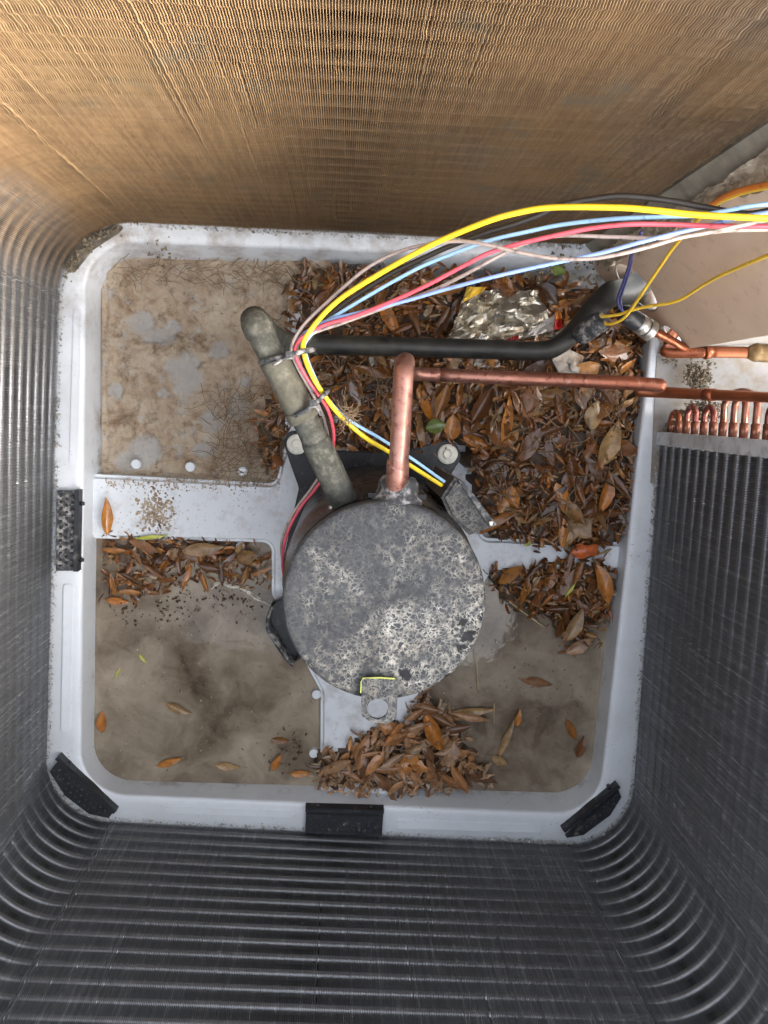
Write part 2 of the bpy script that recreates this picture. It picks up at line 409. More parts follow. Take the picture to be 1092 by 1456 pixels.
def lathe(name, prof, mat, parent=None, loc=(0, 0, 0), seg=24, smooth=True, rot=None):
    vs, fs = [], []; n = len(prof)
    for k in range(seg):
        a = 2 * math.pi * k / seg
        for r, z in prof: vs.append(Vector((r * math.cos(a), r * math.sin(a), z)))
    for k in range(seg):
        k2 = (k + 1) % seg
        for i in range(n - 1): fs.append((k * n + i, k2 * n + i, k2 * n + i + 1, k * n + i + 1))
    if rot is not None: vs = [rot @ v for v in vs]
    if parent is None:
        return mesh(name, vs, fs, mat, None, smooth, loc)
    o = mesh(name, vs, fs, mat, None, smooth, loc); return o
def inside(poly, x, y):
    c = False; j = len(poly) - 1
    for i in range(len(poly)):
        xi, yi = poly[i][:2]; xj, yj = poly[j][:2]
        if (yi > y) != (yj > y) and x < (xj - xi) * (y - yi) / (yj - yi) + xi: c = not c
        j = i
    return c

# ------------------------------------------------------------------ ground under the unit
kind(mesh('ground', [(-12, -12, -.06), (12, -12, -.06), (12, 12, -.06), (-12, 12, -.06)], [(0, 1, 2, 3)], 'concrete'), 'structure')

# ------------------------------------------------------------------ base pan
RZ = .050
floor_c = [P(146, 366, 0), P(916, 402, 0), P(834, 1122, 0), P(137, 1104, 0)]
ridge_c = [P(121, 340, RZ), P(938, 372, RZ), P(851, 1160, RZ), P(113, 1129, RZ)]
coil_c = [P(90, 314, RZ), P(955, 362, RZ), P(893, 1203, RZ), P(66, 1162, RZ)]
def off(cs, d):
    cen = sum((Vector(c[:2]) for c in cs), Vector((0, 0))) / 4
    out = []
    for c in cs:
        v = Vector(c[:2]) - cen; out.append(Vector((c[0] + math.copysign(d, v.x), c[1] + math.copysign(d, v.y))))
    return out
def lp(cs, r, z): return [Vector((q.x, q.y, z)) for q in fillet(cs, r, 10)]
def between(a, b_, t): return [Vector(p[:2]).lerp(Vector(q[:2]), t) for p, q in zip(a, b_)]
pan = thing('base_pan', 'pale grey moulded base pan with raised rim holding leaves, mud and water', 'base pan', (0, -.17, 0))
loops = [lp(off(coil_c, .045), .12, -.03), lp(off(coil_c, .045), .12, RZ - .006), lp(off(ridge_c, .010), .07, RZ), lp(off(ridge_c, .003), .062, RZ),
         lp(ridge_c, .058, RZ - .0015), lp(between(ridge_c, floor_c, .12), .056, RZ - .006), lp(between(ridge_c, floor_c, .85), .05, .007), lp(between(ridge_c, floor_c, .96), .048, .0016), lp(floor_c, .045, 0)]
keep(loft('pan_shell', loops, 'pan'), pan)
cross_px = [(120, 674), (392, 688), (404, 640), (410, 405), (570, 405), (604, 640), (690, 766), (900, 772), (900, 812), (697, 816), (600, 985), (582, 1135), (455, 1130), (456, 985), (440, 955), (404, 880), (386, 846), (386, 772), (120, 766)]
PZ = .020
cross = [P(u, v, PZ) for u, v in cross_px]
keep(slab('raised_cross', fillet(cross, .012, 5), -.004, PZ, 'pan', bev=.005, seg=3), pan)
for (u, v) in ((193, 660), (270, 664), (345, 670), (200, 768), (342, 778), (450, 988), (446, 1072), (735, 820)):
    keep(lathe('boss', [(.0062, -.002), (.0060, .0150), (.0054, .0158), (0, .0158)], 'pan', loc=P(u, v, .0158).xy.to_3d(), seg=14, smooth=False), pan)
# long shallow pad pressed into the front and left rims
for q in ([(565, 1164), (770, 1172), (768, 1184), (564, 1178)], [(232, 1145), (418, 1152), (418, 1163), (230, 1156)], [(90, 830), (106, 830), (101, 1040), (86, 1040)], [(104, 440), (117, 440), (112, 660), (98, 660)]):
    keep(slab('rim_pad', fillet([P(u, v, RZ) for u, v in q], .004, 3), RZ - .004, RZ + .0016, 'pan', bev=.0012), pan)

# ------------------------------------------------------------------ condenser coil: fins, tubes, end sheet
start = P(830, 350, RZ).xy; end = P(936, 632, RZ).xy
path = fillet([start, coil_c[0], coil_c[3], coil_c[2], end], [0, .085, .080, .080, 0], 24, closed=False)
seglen = [0]
for a, b_ in zip(path, path[1:]): seglen.append(seglen[-1] + (b_ - a).length)
LEN = seglen[-1]; PA = np.array([[p.x, p.y] for p in path]); SL = np.array(seglen)
def at(s, d=0.0):
    s = np.asarray(s); x = np.interp(s, SL, PA[:, 0]); y = np.interp(s, SL, PA[:, 1])
    e = .004; tx = np.interp(s + e, SL, PA[:, 0]) - np.interp(s - e, SL, PA[:, 0]); ty = np.interp(s + e, SL, PA[:, 1]) - np.interp(s - e, SL, PA[:, 1])
    l = np.hypot(tx, ty); tx, ty = tx / l, ty / l
    return x + ty * d, y - tx * d, tx, ty                       # right-hand side of the walk is outside
# the walk goes back wall -> left -> front -> right, counter-clockwise, so outside is on its right
coil = thing('condenser_coil', 'finned condenser coil wrapping three and a half sides, brown with dust along the back', 'coil', (0, -.17, RZ))
TP = .021; ZB, ZT = RZ + .001, .70
NF = int(LEN / .00155); S = np.linspace(.002, LEN - .002, NF); DEP = .020
lev = np.arange(ZB, ZT, TP / 4); K = len(lev)
wav = (np.arange(K) % 2) * 1.0
proud = rng.normal(0, .00018, NF); thick = np.full(NF, .00042)
cum = [0]
seams = []
# fins bruised where the coil was bent round its corners, plus a few bent at random
for i in rng.choice(NF, 34, replace=False): proud[i] -= .0004; thick[i] = .0006
for sx in (path[1], path[25], path[26], path[50], path[51], path[75]):
    j = int(np.argmin(np.hypot(PA[:, 0] - sx.x, PA[:, 1] - sx.y))); i = int(np.argmin(abs(S - SL[j])))
    for q in range(2): seams.append(min(NF - 1, i + 2 * q)); proud[seams[-1]] -= .0007; thick[seams[-1]] = .0007
fx, fy, tx, ty = at(S); nx, ny = ty, -tx
rough_k = rng.normal(0, .00003, (NF, K))
for i in seams: rough_k[i] += rng.choice([0, -.0009], K) + rng.normal(0, .0003, K)
dent = np.zeros((NF, K))
for _ in range(150):
    i = rng.integers(0, NF); k0 = rng.integers(0, K - 6); ln = rng.integers(3, 30)
    dent[i:i + rng.integers(1, 4), k0:k0 + ln] += rng.choice([-1, 1]) * rng.uniform(.0004, .0010)
fo = proud[:, None] + .0005 * wav[None, :] + .0012 * (np.arange(K) % 4 != 2)[None, :] + rough_k              # scalloped front edge, one scallop per tube row
la = (.00012 * (wav[None, :] - .5)) + rough_k + dent
V = np.zeros((NF, K, 4, 3), np.float32)
for c, (dd, ss) in enumerate(((0, -.5), (0, .5), (1, .5), (1, -.5))):
    rad = (fo if dd == 0 else np.full((NF, K), DEP)); lat = la * (1 if dd == 0 else .4) + (ss * thick)[:, None]
    V[:, :, c, 0] = fx[:, None] + nx[:, None] * rad + tx[:, None] * lat
    V[:, :, c, 1] = fy[:, None] + ny[:, None] * rad + ty[:, None] * lat
    V[:, :, c, 2] = lev[None, :]
idx = np.arange(NF * K * 4).reshape(NF, K, 4)
F = []
for a, b_ in ((3, 0), (0, 1), (1, 2)):
    F.append(np.stack([idx[:, :-1, a], idx[:, :-1, b_], idx[:, 1:, b_], idx[:, 1:, a]], -1).reshape(-1, 4))
F = np.concatenate(F)
me = bpy.data.meshes.new('fins'); me.vertices.add(NF * K * 4); me.vertices.foreach_set('co', V.ravel())
me.loops.add(F.size); me.polygons.add(len(F)); me.loops.foreach_set('vertex_index', F.ravel().astype(np.int32))
me.polygons.foreach_set('loop_start', np.arange(0, F.size, 4, dtype=np.int32)); me.update(calc_edges=True)
me.materials.append(MAT['fin'])
fo_ = bpy.data.objects.new('fins', me); link(fo_); keep(fo_, coil); kind(fo_, 'stuff')
ss = np.concatenate([np.linspace(-.004, LEN + .010, 90)])
ss = np.sort(np.concatenate([np.linspace(0, LEN, 420), [LEN + .010]]))
def coil_line(d, zz):
    out = []
    for s_ in ss:
        s2 = min(s_, LEN - .001); x, y, a, c = at(s2, d); e = s_ - s2
        out.append(Vector((float(x + a * e), float(y + c * e), zz)))
    return out
NT = int((ZT - ZB) / TP)
base_line = coil_line(.0060, 0)
v0, f0 = tube_data(base_line, .0043, 8)
for j in range(NT):
    zz = ZB + TP * (j + .5)
    if j == 0:
        tm = mesh('tube', v0, f0, 'coil_tube'); tme = tm.data
    else:
        tm = link(bpy.data.objects.new('tube', tme))
    tm.location.z = zz; keep(tm, coil)
# end sheet on the right-hand run (a folded strip) and its return bends
ex, ey, etx, ety = [float(q) for q in at(LEN - .001)]
E0 = Vector((ex, ey, 0)); eT = Vector((etx, ety, 0)); eN = Vector((ety, -etx, 0))
def plate(name, o, a, b_, la_, lb, z0, z1, mat, parent):
    """upright plate: footprint o + a*[0..la] + b*[0..lb]"""
    q = [o, o + a * la_, o + a * la_ + b_ * lb, o + b_ * lb]
    return keep(slab(name, [p.xy for p in q], z0, z1, mat, bev=0), parent)
plate('end_sheet', E0 - eN * .0035 + eT * .001, eT, eN, .015, .002, RZ + .001, ZT, 'galvanised', coil)
plate('end_sheet', E0 - eN * .0015 + eT * .014, eT, eN, .002, .027, RZ + .001, ZT, 'galvanised', coil)
def bend(zlow, zhigh, reach, mat):
    b0 = E0 + eT * .016 + eN * .0085; r = (zhigh - zlow) / 2; zc = (zlow + zhigh) / 2
    pts = [b0 + Vector((0, 0, zlow))]
    pts += [b0 + eT * max(.004, reach - min(r, .014)) + eT * min(r, .014) * math.sin(t) + Vector((0, 0, zc - r * math.cos(t))) for t in [math.pi * k / 10 for k in range(11)]]
    pts.append(b0 + Vector((0, 0, zhigh)))
    o = keep(tube('return_bend', pts, .0034, mat, sides=12), coil)
    for zz in (zlow, zhigh):
        s = tube('socket', [b0 + Vector((0, 0, zz)) - eT * .002, b0 + eT * .014 + Vector((0, 0, zz))], .0042, 'pink_copper', sides=12); keep(s, o)
zt = [ZB + TP * (j + .5) for j in range(NT)]
for lo, hi, reach, m in ((0, 1, .024, 'dark_copper'), (2, 3, .030, 'red_bend_copper'), (4, 5, .030, 'red_bend_copper'), (6, 9, .045, 'pink_copper'), (7, 8, .040, 'pink_copper'), (10, 11, .031, 'red_bend_copper'), (12, 13, .036, 'red_bend_copper'), (14, 15, .036, 'red_bend_copper'), (16, 17, .036, 'red_bend_copper')): bend(zt[lo], zt[hi], reach, m)

# rear end plate (dusty upright strip) with torn foil tape, where the back wall stops
A0 = P(832, 349, RZ); B0 = P(850, 368, RZ)
dAB = (B0 - A0).normalized(); nAB = Vector((dAB.y, -dAB.x, 0)); L_ = (B0 - A0).length
if nAB.x > 0: nAB = -nAB
post = thing('end_plate', 'dusty upright metal end plate with ragged foil tape closing the back coil', 'end plate', A0)
keep(slab('plate', [(A0 - nAB * .0).xy, (A0 + dAB * L_).xy, (A0 + dAB * L_ - nAB * .003).xy, (A0 - nAB * .003).xy], RZ, ZT, 'dusty_galvanised', bev=0), post)
keep(slab('flange', [(A0 + Vector((-.012, .0, 0))).xy, (A0 + Vector((.002, -.003, 0))).xy, (A0 + Vector((.002, .024, 0))).xy, (A0 + Vector((-.012, .024, 0))).xy][:0] or [(A0 + Vector((.0005, .0, 0))).xy, (A0 + Vector((.003, .0, 0))).xy, (A0 + Vector((.003, .026, 0))).xy, (A0 + Vector((.0005, .026, 0))).xy], RZ, ZT, 'dusty_galvanised', bev=0), post)
vs, fs = [], []
NZ = 200; NW = 9
for i in range(NZ):
    zz = RZ + .01 + (ZT - RZ - .02) * i / (NZ - 1)
    wd = .010 + .010 * abs(noise.noise(Vector((0, 3.3, zz * 14)))) + .006 * noise.noise(Vector((5, 1.3, zz * 60)))
    for k in range(NW):
        t = k / (NW - 1) - .35
        p = B0 + dAB * (t * wd * 1.5) + nAB * (.002 + .003 * (1 + noise.noise(Vector((t * 9, 2, zz * 55)))) + (.007 * max(0, t)) * (1 + noise.noise(Vector((1, t * 5, zz * 25)))))
        p.z = zz + .004 * noise.noise(Vector((t * 6, 8, zz * 40))); vs.append(p)
for i in range(NZ - 1):
    for k in range(NW - 1): a = i * NW + k; fs.append((a, a + 1, a + NW + 1, a + NW))
vs = [v + Vector((noise.noise(v * 190), noise.noise(v * 190 + Vector((4, 4, 4))), noise.noise(v * 190 + Vector((8, 8, 8))))) * .0015 for v in vs]
o = mesh('foil_tape', vs, fs, 'foil_tape', smooth=False); md = o.modifiers.new('thick', 'SOLIDIFY'); md.thickness = .0006; keep(o, post)

# service panel: a chamfered corner sheet with two pipe holes, then a grey return beside the end sheet
panel = thing('service_panel', 'tan sheet metal corner panel with two round pipe holes letting daylight in', 'panel', B0)
D0 = P(952, 499, RZ); G0 = P(1160, 489, RZ)
def holed_wall(name, a, b_, z0, z1, holes, mat, thick=.0025):
    """upright sheet from a to b with round holes (s along, z, radius) cut as a real opening: grid plus hole rings via bmesh"""
    dv = (b_ - a); L = Vector((dv.x, dv.y, 0)).length; d = Vector((dv.x, dv.y, 0)) / L; n = Vector((d.y, -d.x, 0))
    bm = bmesh.new()
    outer = [(0, z0), (L, z0), (L, z1), (0, z1)]
    es = []
    def ring(pts):
        vv = [bm.verts.new(Vector((a.x, a.y, 0)) + d * s + Vector((0, 0, z))) for s, z in pts]
        for i in range(len(vv)): es.append(bm.edges.new((vv[i], vv[(i + 1) % len(vv)])))
    ring(outer)
    for s, z, r in holes: ring([(s + r * math.cos(2 * math.pi * k / 32), z + r * math.sin(2 * math.pi * k / 32)) for k in range(32)])
    bmesh.ops.triangle_fill(bm, use_beauty=True, use_dissolve=False, edges=es)
    g = bmesh.ops.extrude_face_region(bm, geom=list(bm.faces))
    for v in g['geom']:
        if isinstance(v, bmesh.types.BMVert): v.co += n * thick
    return bmo(name, bm, mat)
dd = (D0 - B0); dd.z = 0; LL = dd.length; du = dd / LL
def on_panel(u, v):
    """where the sight line of a photo pixel meets the corner sheet: (distance along, height)"""
    r = M3 @ Vector((u - 546, -(v - 728), -FPX)); n = Vector((du.y, -du.x, 0)); o = Vector((0, 0, CAM_Z))
    p = o + r * ((B0 - o).dot(n) / r.dot(n)); q = p - B0; q.z = 0; return q.dot(du), p.z, p
h1, h2 = on_panel(905, 408), on_panel(957, 481)
keep(holed_wall('corner_sheet', B0, D0, RZ - .02, ZT, [(h1[0], max(h1[1], .090), .034), (min(h2[0], LL - .019), max(h2[1], .088), .0165)], 'panel'), panel)
HOLE1 = B0 + du * h1[0]; HOLE1.z = max(h1[1], .090); HOLE2 = B0 + du * min(h2[0], LL - .019); HOLE2.z = max(h2[1], .088)
n2 = (G0 - D0); n2.z = 0; n2.normalize(); nn = Vector((n2.y, -n2.x, 0))
keep(slab('side_sheet', [D0.xy, G0.xy, (G0 - nn * .0025).xy, (D0 - nn * .0025).xy], RZ - .02, ZT, 'grey_panel', bev=0), panel)
keep(slab('side_ledge', [(.372, -.09), (.66, -.12), (.66, G0.y + .004), (D0.x + .006, D0.y + .010), (.385, .115), (.372, .06)], RZ - .02, RZ + .0012, 'ledge', bev=0), pan)
keep(slab('sun_block_sheet', [(.62, -.13), (.6225, -.13), (.6225, .012), (.62, .012)], RZ + .002, ZT, 'grey_panel', bev=0), panel)  # unseen upright added out of frame to keep direct sun off the ledge
def hole_ring(h, r):
    ax = Vector((du.y, -du.x, 0)); u_ = du; pts = [h + (u_ * math.cos(t) + Vector((0, 0, 1)) * math.sin(t)) * r for t in [2 * math.pi * k / 32 for k in range(33)]]
    o = tube('hole_rim', pts, .0022, 'steel', sides=8, cap=False); return keep(o, panel)
hole_ring(HOLE1, .0345); hole_ring(HOLE2, .0170); print('HOLES', HOLE1, HOLE2, h1, h2, LL)

# outer louvred cabinet wall, only glimpsed between the fins
cab = thing('cabinet', 'dark outer cabinet wall behind the coil fins', 'cabinet', (0, -.17, -.02))
cp = []
for s_ in np.linspace(0, LEN, 60):
    x, y, a, c = at(s_, .042); cp.append(Vector((float(x), float(y))))
cp2 = []
for s_ in np.linspace(0, LEN, 60):
    x, y, a, c = at(s_, .045); cp2.append(Vector((float(x), float(y))))
vs = []; fs = []
for p, q in zip(cp, cp2):
    vs += [(p.x, p.y, -.02), (p.x, p.y, ZT + .03), (q.x, q.y, ZT + .03), (q.x, q.y, -.02)]
for i in range(59):
    for k in range(4): fs.append((i * 4 + k, i * 4 + (k + 1) % 4, (i + 1) * 4 + (k + 1) % 4, (i + 1) * 4 + k))
keep(mesh('cabinet_wall', vs, fs, 'casing', smooth=False), cab)

# ------------------------------------------------------------------ coil support brackets clipped to the rim
def bracket(label, poly, pegs, edge, dirty=False):
    ps = [P(u, v, RZ + .008) for u, v in poly]; cen = sum(ps, Vector()) / len(ps); cen.z = RZ
    t = thing('support_bracket', label, 'bracket', cen, 'brackets holding the coil on the pan rim')
    keep(slab('pad', [p.xy for p in ps], RZ - .003, RZ + .008, 'dusty_black_plastic' if dirty else 'black_plastic', bev=.001), t)
    a, b_ = P(*edge[0], RZ + .012), P(*edge[1], RZ + .012)
    d = (b_ - a).normalized(); n = Vector((-d.y, d.x, 0))
    keep(slab('lip', [(a + n * .0025).xy, (b_ + n * .0025).xy, (b_ - n * .0025).xy, (a - n * .0025).xy], RZ - .002, RZ + .0125, 'black_plastic', bev=.0008), t)
    for (u0, v0, u1, v1) in pegs:
        p0, p1 = P(u0, v0, RZ + .004), P(u1, v1, RZ + .004)
        keep(tube('peg', [p0, p0.lerp(p1, .6), p0.lerp(p1, .6), p1], [.0016, .0016, .0027, .0022], 'black_plastic', sides=8), t)
    # studs on the pad
    xs = [p.x for p in ps]; ys = [p.y for p in ps]; pl = [(p.x, p.y) for p in ps]; vs, fs = [], []
    ax = d; ay = Vector((-d.y, d.x, 0)); c0 = cen
    for i in range(-9, 10):
        for j in range(-4, 5):
            q = c0 + ax * (i * .0075 + (j % 2) * .0037) + ay * j * .0065
            if all(inside(pl, q.x + dx, q.y + dy) for dx, dy in ((.003, 0), (-.003, 0), (0, .003), (0, -.003))):
                b0 = len(vs)
                for r, h in ((.0021, .0078), (.0015, .0094), (.0, .0098)):
                    for k in range(6): vs.append((q.x + r * math.cos(k * 1.047), q.y + r * math.sin(k * 1.047), RZ + h))
                for l in range(2):
                    for k in range(6): fs.append((b0 + l * 6 + k, b0 + l * 6 + (k + 1) % 6, b0 + l * 6 + 6 + (k + 1) % 6, b0 + l * 6 + 6 + k))
    if vs: kind(keep(mesh('studs', vs, fs, 'black_plastic'), t), 'stuff')
    return t
bracket('black pad bracket clipped halfway along the left rim, coated in grey grit', [(80, 698), (110, 698), (109, 812), (79, 812)], [(108, 716, 120, 716), (107, 796, 119, 796)], [(109, 697), (107, 813)], True)
bracket('black pad bracket set diagonally across the rim corner below the clear puddle', [(70, 1098), (84, 1080), (162, 1154), (154, 1164), (126, 1158), (92, 1132)], [(92, 1090, 100, 1083), (146, 1142, 155, 1136)], [(80, 1078), (163, 1156)])
bracket('black pad bracket in the middle of the front rim below the compressor', [(435, 1158), (545, 1161), (543, 1189), (434, 1186)], [(452, 1152, 453, 1143), (527, 1154, 528, 1145)], [(434, 1152), (546, 1155)])
bracket('black pad bracket set diagonally across the rim corner under the right coil', [(806, 1192), (880, 1124), (884, 1134), (868, 1160), (830, 1188)], [(812, 1175, 808, 1166), (870, 1125, 864, 1116)], [(802, 1183), (881, 1118)])
t = thing('support_bracket', 'mud caked pad bracket sunk in the rim corner under the brown back coil', 'bracket', P(135, 350, RZ), 'brackets holding the coil on the pan rim')
keep(slab('pad', fillet([P(u, v, RZ).xy for u, v in ((93, 386), (108, 352), (146, 326), (180, 320), (168, 332), (132, 356), (106, 388))], .004, 3), RZ - .003, RZ + .004, 'mud_caked', bev=.0015), t)

# ------------------------------------------------------------------ compressor
CX, CY, CR = .0335, -.1575, .0835
CT = .350
comp = thing('compressor', 'black cylindrical compressor with crusted round lid standing on the pan', 'compressor', (CX, CY, PZ))
keep(lathe('shell', [(0, .028), (.070, .028), (.084, .034), (.0895, .045), (.0895, .255), (.0885, .278), (.0845, .300), (.080, .318), (.0795, .322)], 'brown_shell', loc=(CX, CY, 0), seg=64), comp)
keep(lathe('weld_seam', [(.079, .312), (.0822, .314), (.0838, .317), (.0842, .321), (.0836, .325), (.081, .327)], 'black_enamel', loc=(CX, CY, 0), seg=64), comp)
def lid_z(r): return .003 * max(0, 1 - (r / .08) ** 2)
prof = [(.0832, -.022), (.0838, -.012), (.0838, -.0045), (.0832, -.0018), (.0815, -.0002), (.077, .0006)] + [(r, .0006 + lid_z(r)) for r in (.07, .06, .045, .03, .015, 0)]
keep(lathe('lid', prof, 'compressor_lid', loc=(CX, CY, CT - .003), seg=72), comp)
# base plate with four arms
def arm_poly():
    pts = [(-.054 - .0165, -.043 + .004), (-.054 - .010, -.043 + .0165), (-.054 + .012, -.043 + .015), (-.020, -.050), (.036, -.052), (.088, -.048), (.126 - .012, -.055 + .016), (.126 + .010, -.055 + .0165), (.126 + .0165, -.055 - .004), (.130, -.080), (.120, -.125), (.105, -.15), (.109, -.19), (.133, -.245), (.128, -.262), (.110, -.264), (.088, -.242), (.033, -.238), (-.02, -.262)] + [tuple(P(u, v, PZ + .021).xy) for u, v in ((428, 936), (413, 946), (382, 903), (377, 882), (386, 858), (412, 846))] + [tuple(P(u, v, PZ + .021).xy) for u, v in ((401, 838), (402, 800), (412, 752), (425, 694), (411, 655))]
    return fillet([Vector(p) for p in pts], .012, 4)
keep(slab('base_plate', arm_poly(), PZ + .008, PZ + .021, 'black_enamel', bev=.004, seg=3), comp)
bolts = [P(422, 632, PZ + .026), P(637, 646, PZ + .026), Vector((.118, -.246, PZ + .026)), Vector((-.038, -.236, PZ + .026))]
for bp in bolts:
    g = keep(lathe('grommet', [(.0135, -.026), (.0150, -.022), (.0135, -.012), (.0128, -.005), (.0, -.005)], 'black_rubber', loc=bp, seg=24), comp)
    wsh = keep(lathe('bolt', [(.0120, -.006), (.0122, -.003), (.0116, -.0015), (.0068, -.0012), (.0, -.0012)], 'white_washer', loc=bp, seg=28), comp)
    hx = lathe('hex_head', [(.0064, -.002), (.0064, .0028), (.0057, .0036), (.0043, .0036), (.0040, .001), (0, .001)], 'white_washer', loc=bp, seg=6, smooth=False); keep(hx, wsh)
# front left foot's upturned lip
lip = [P(386, 862, .055), P(379, 884, .055), P(383, 902, .055), (P(412, 944, .055)), P(421, 940, .055)]
vs, fs = [], []
lp3 = spline(lip, 5)
for p in lp3:
    inw = (Vector((CX, CY, 0)) - Vector((p.x, p.y, 0))).normalized()
    for q, z in ((p, .030), (p - inw * .001, .056), (p + inw * .003, .058), (p + inw * .005, .052), (p + inw * .006, .034)): vs.append((q.x, q.y, z))
for i in range(len(lp3) - 1):
    for k in range(4): a = i * 5 + k; fs.append((a, a + 1, a + 6, a + 5))
keep(mesh('foot_lip', vs, fs, 'dusty_black_plastic'), comp)
# terminal box on the shell, back right
tb = [P(628, 708, .285), P(647, 680, .285), P(658, 684, .285), P(703, 745, .285), P(696, 752, .285), P(668, 762, .285), P(640, 735, .285)]
keep(slab('terminal_cover', [p.xy for p in tb], .14, .284, 'compressor_crust', bev=.003, seg=2), comp)
rl = [P(652, 683, .288), P(661, 686, .288), P(706, 746, .288), P(697, 750, .288)]
keep(slab('cover_rail', [p.xy for p in rl], .15, .289, 'dusty_black_plastic', bev=.001), comp)
sl_ = [P(643, 697, .287), P(649, 692, .287), P(652, 697, .287), P(646, 702, .287)]
keep(slab('slot', [p.xy for p in sl_], .283, .2850, 'black_plastic', bev=0), comp)
keep(lathe('cover_screw', [(.0026, -.003), (.0026, .001), (.002, .0016), (0, .0016)], 'steel', loc=P(698, 744, .290), seg=12), comp)
# discharge boss where the copper pipe leaves the shell
bdir = Vector((0.10, 1, 0)).normalized()
rq = bdir.to_track_quat('Z', 'Y').to_matrix()
b0 = Vector((CX + .011, CY + .080, .326))
keep(lathe('discharge_boss', [(.021, -.006), (.021, .003), (.0185, .006), (.0170, .009), (.0165, .017), (.0135, .021), (.010, .022)], 'dusty_black_plastic', loc=b0, seg=32, rot=rq), comp)
keep(slab('boss_flange', [(CX - .013, CY + .0845), (CX + .035, CY + .0825), (CX + .035, CY + .0865), (CX - .013, CY + .0885)], .312, .334, 'black_enamel', bev=.001), comp)
# lifting tab
tp = [P(514, 964, CT + .004), P(566, 966, CT + .004), P(564, 1020, CT + .004), P(553, 1029, CT + .004), P(527, 1027, CT + .004), P(514, 1018, CT + .004)]
hc = P(537, 1008, CT + .004)
bm = bmesh.new(); es = []
for ring in (fillet(tp, .003, 3), [Vector((hc.x + .0088 * math.cos(t), hc.y + .0088 * math.sin(t))) for t in [2 * math.pi * k / 28 for k in range(28)]]):
    vv = [bm.verts.new((q.x, q.y, CT + .0012)) for q in ring]
    for i in range(len(vv)): es.append(bm.edges.new((vv[i], vv[(i + 1) % len(vv)])))
bmesh.ops.triangle_fill(bm, use_beauty=True, use_dissolve=False, edges=es)
g = bmesh.ops.extrude_face_region(bm, geom=list(bm.faces))
for v in g['geom']:
    if isinstance(v, bmesh.types.BMVert): v.co.z += .003
tab = keep(bmo('lifting_tab', bm, 'compressor_crust'), comp)
keep(tube('paint_line', [P(513, 985, CT + .0035), P(513.5, 970, CT + .0035), P(516, 964.5, CT + .0035), P(540, 963.5, CT + .0035), P(562, 965, CT + .0035)], .0007, 'lime_paint', sides=6), comp)
# small studs on the lid edge
keep(lathe('pin', [(.0016, -.004), (.0016, .001), (0, .0016)], 'steel', loc=P(470, 722, .335), seg=8), comp)

# ------------------------------------------------------------------ refrigerant pipes
sp_ = thing('suction_pipe', 'fat dust coated pipe bending over from the compressor, black along the back', 'pipe', P(482, 700, .31))
riser = px([(492, 720, .300), (478, 688, .315), (455, 640, .328), (428, 585, .335), (405, 540, .340), (384, 500, .343), (371, 474, .343)], 6)
el = spline([P(371, 474, .343), P(364, 461, .338), P(362, 455, .322), P(366, 458, .295), P(380, 470, .20), P(392, 480, .14), P(404, 486, .113), P(424, 489, .102), P(450, 490, .100)], 6)
full = riser + el[1:]
keep(tube('sleeve', full, [.0108 if i < len(riser) else .0122 - .0012 * min(1, (i - len(riser)) / 12) for i in range(len(full))], 'foam_sleeve', sides=20, wob=.05), sp_)
tw = px([(430, 590, .335), (416, 562, .338), (402, 534, .341), (389, 510, .343)], 6); keep(tube('tape_wrap', tw, .0123, 'tape_wrap', sides=20, wob=.04), sp_)
tw = px([(489, 712, .304), (478, 688, .315), (462, 655, .325), (447, 624, .330)], 6); keep(tube('tape_wrap', tw, [.0122] * (len(tw) - 3) + [.0121, .0119, .0111], 'foam_sleeve', sides=20, wob=.05), sp_)
tw = px([(433, 596, .334), (429, 588, .335), (425, 580, .3365)], 3); keep(tube('tape_wrap', tw, .0129, 'tape_wrap', sides=20, wob=.03), sp_)
blk = px([(440, 489.5, .100), (500, 491, .100), (600, 494, .098), (700, 497, .096), (765, 499, .095), (796, 490, .095), (822, 465, .096), (846, 438, .097)], 6)
he = HOLE1 - Vector((du.y, -du.x, 0)) * 0
blk2 = blk + spline([blk[-1], P(868, 419, .092), HOLE1 - Vector((0, 0, .012)), HOLE1 - Vector((0, 0, .016)) + Vector((du.y, -du.x, 0)) * (.05 if (Vector((du.y, -du.x, 0)).x > 0) else -.05)], 6)[1:]
keep(tube('rubber_sleeve', blk2, [.0107 + .0040 * max(0, min(1, (i - 34) / 14)) for i in range(len(blk2))], 'black_rubber', sides=18, wob=.03), sp_)

dp = thing('discharge_pipe', 'pinkish copper pipe arching off the compressor and running right across leaves', 'pipe', P(566, 690, .335))
up = px([(562, 700, .330), (565, 680, .338), (568, 640, .347), (571, 590, .353), (573, 545, .354), (574, 527, .352)], 5)
dn = spline([P(574, 527, .352), P(575, 517, .342), P(577, 515, .322), P(577, 520, .28), P(577, 527, .19), P(582, 531, .150), P(594, 532, .137), P(625, 533, .134)], 6)
p_, r_ = round_end(spline([P(625, 533, .134), P(720, 537, .142), P(820, 541, .152), P(900, 545, .160), P(938, 548, .162)], 6), .0072)
p2 = up + dn[1:]
keep(tube('copper_riser', p2, [.0080 - .0008 * min(1, max(0, (i - len(up)) / 30)) for i in range(len(p2))], 'run_copper', sides=18), dp)
keep(tube('copper_run', p_, r_, 'run_copper', sides=16), dp)
keep(tube('joint_collar', px([(561.5, 704, .329), (563, 692, .334), (565, 676, .339), (566, 656, .342)], 3), .0092, 'run_copper', sides=18), dp)
ip = thing('inlet_pipe', 'orange copper pipe running right under the end of the pinkish one', 'pipe', P(930, 556, .12))
keep(tube('copper_run', px([(905, 556, .128), (945, 558, .146), (1000, 561, .19), (1050, 563, .235), (1110, 566, .285)], 6), [.0064 - .0015 * i / 24 for i in range(25)], 'orange_copper', sides=14), ip)
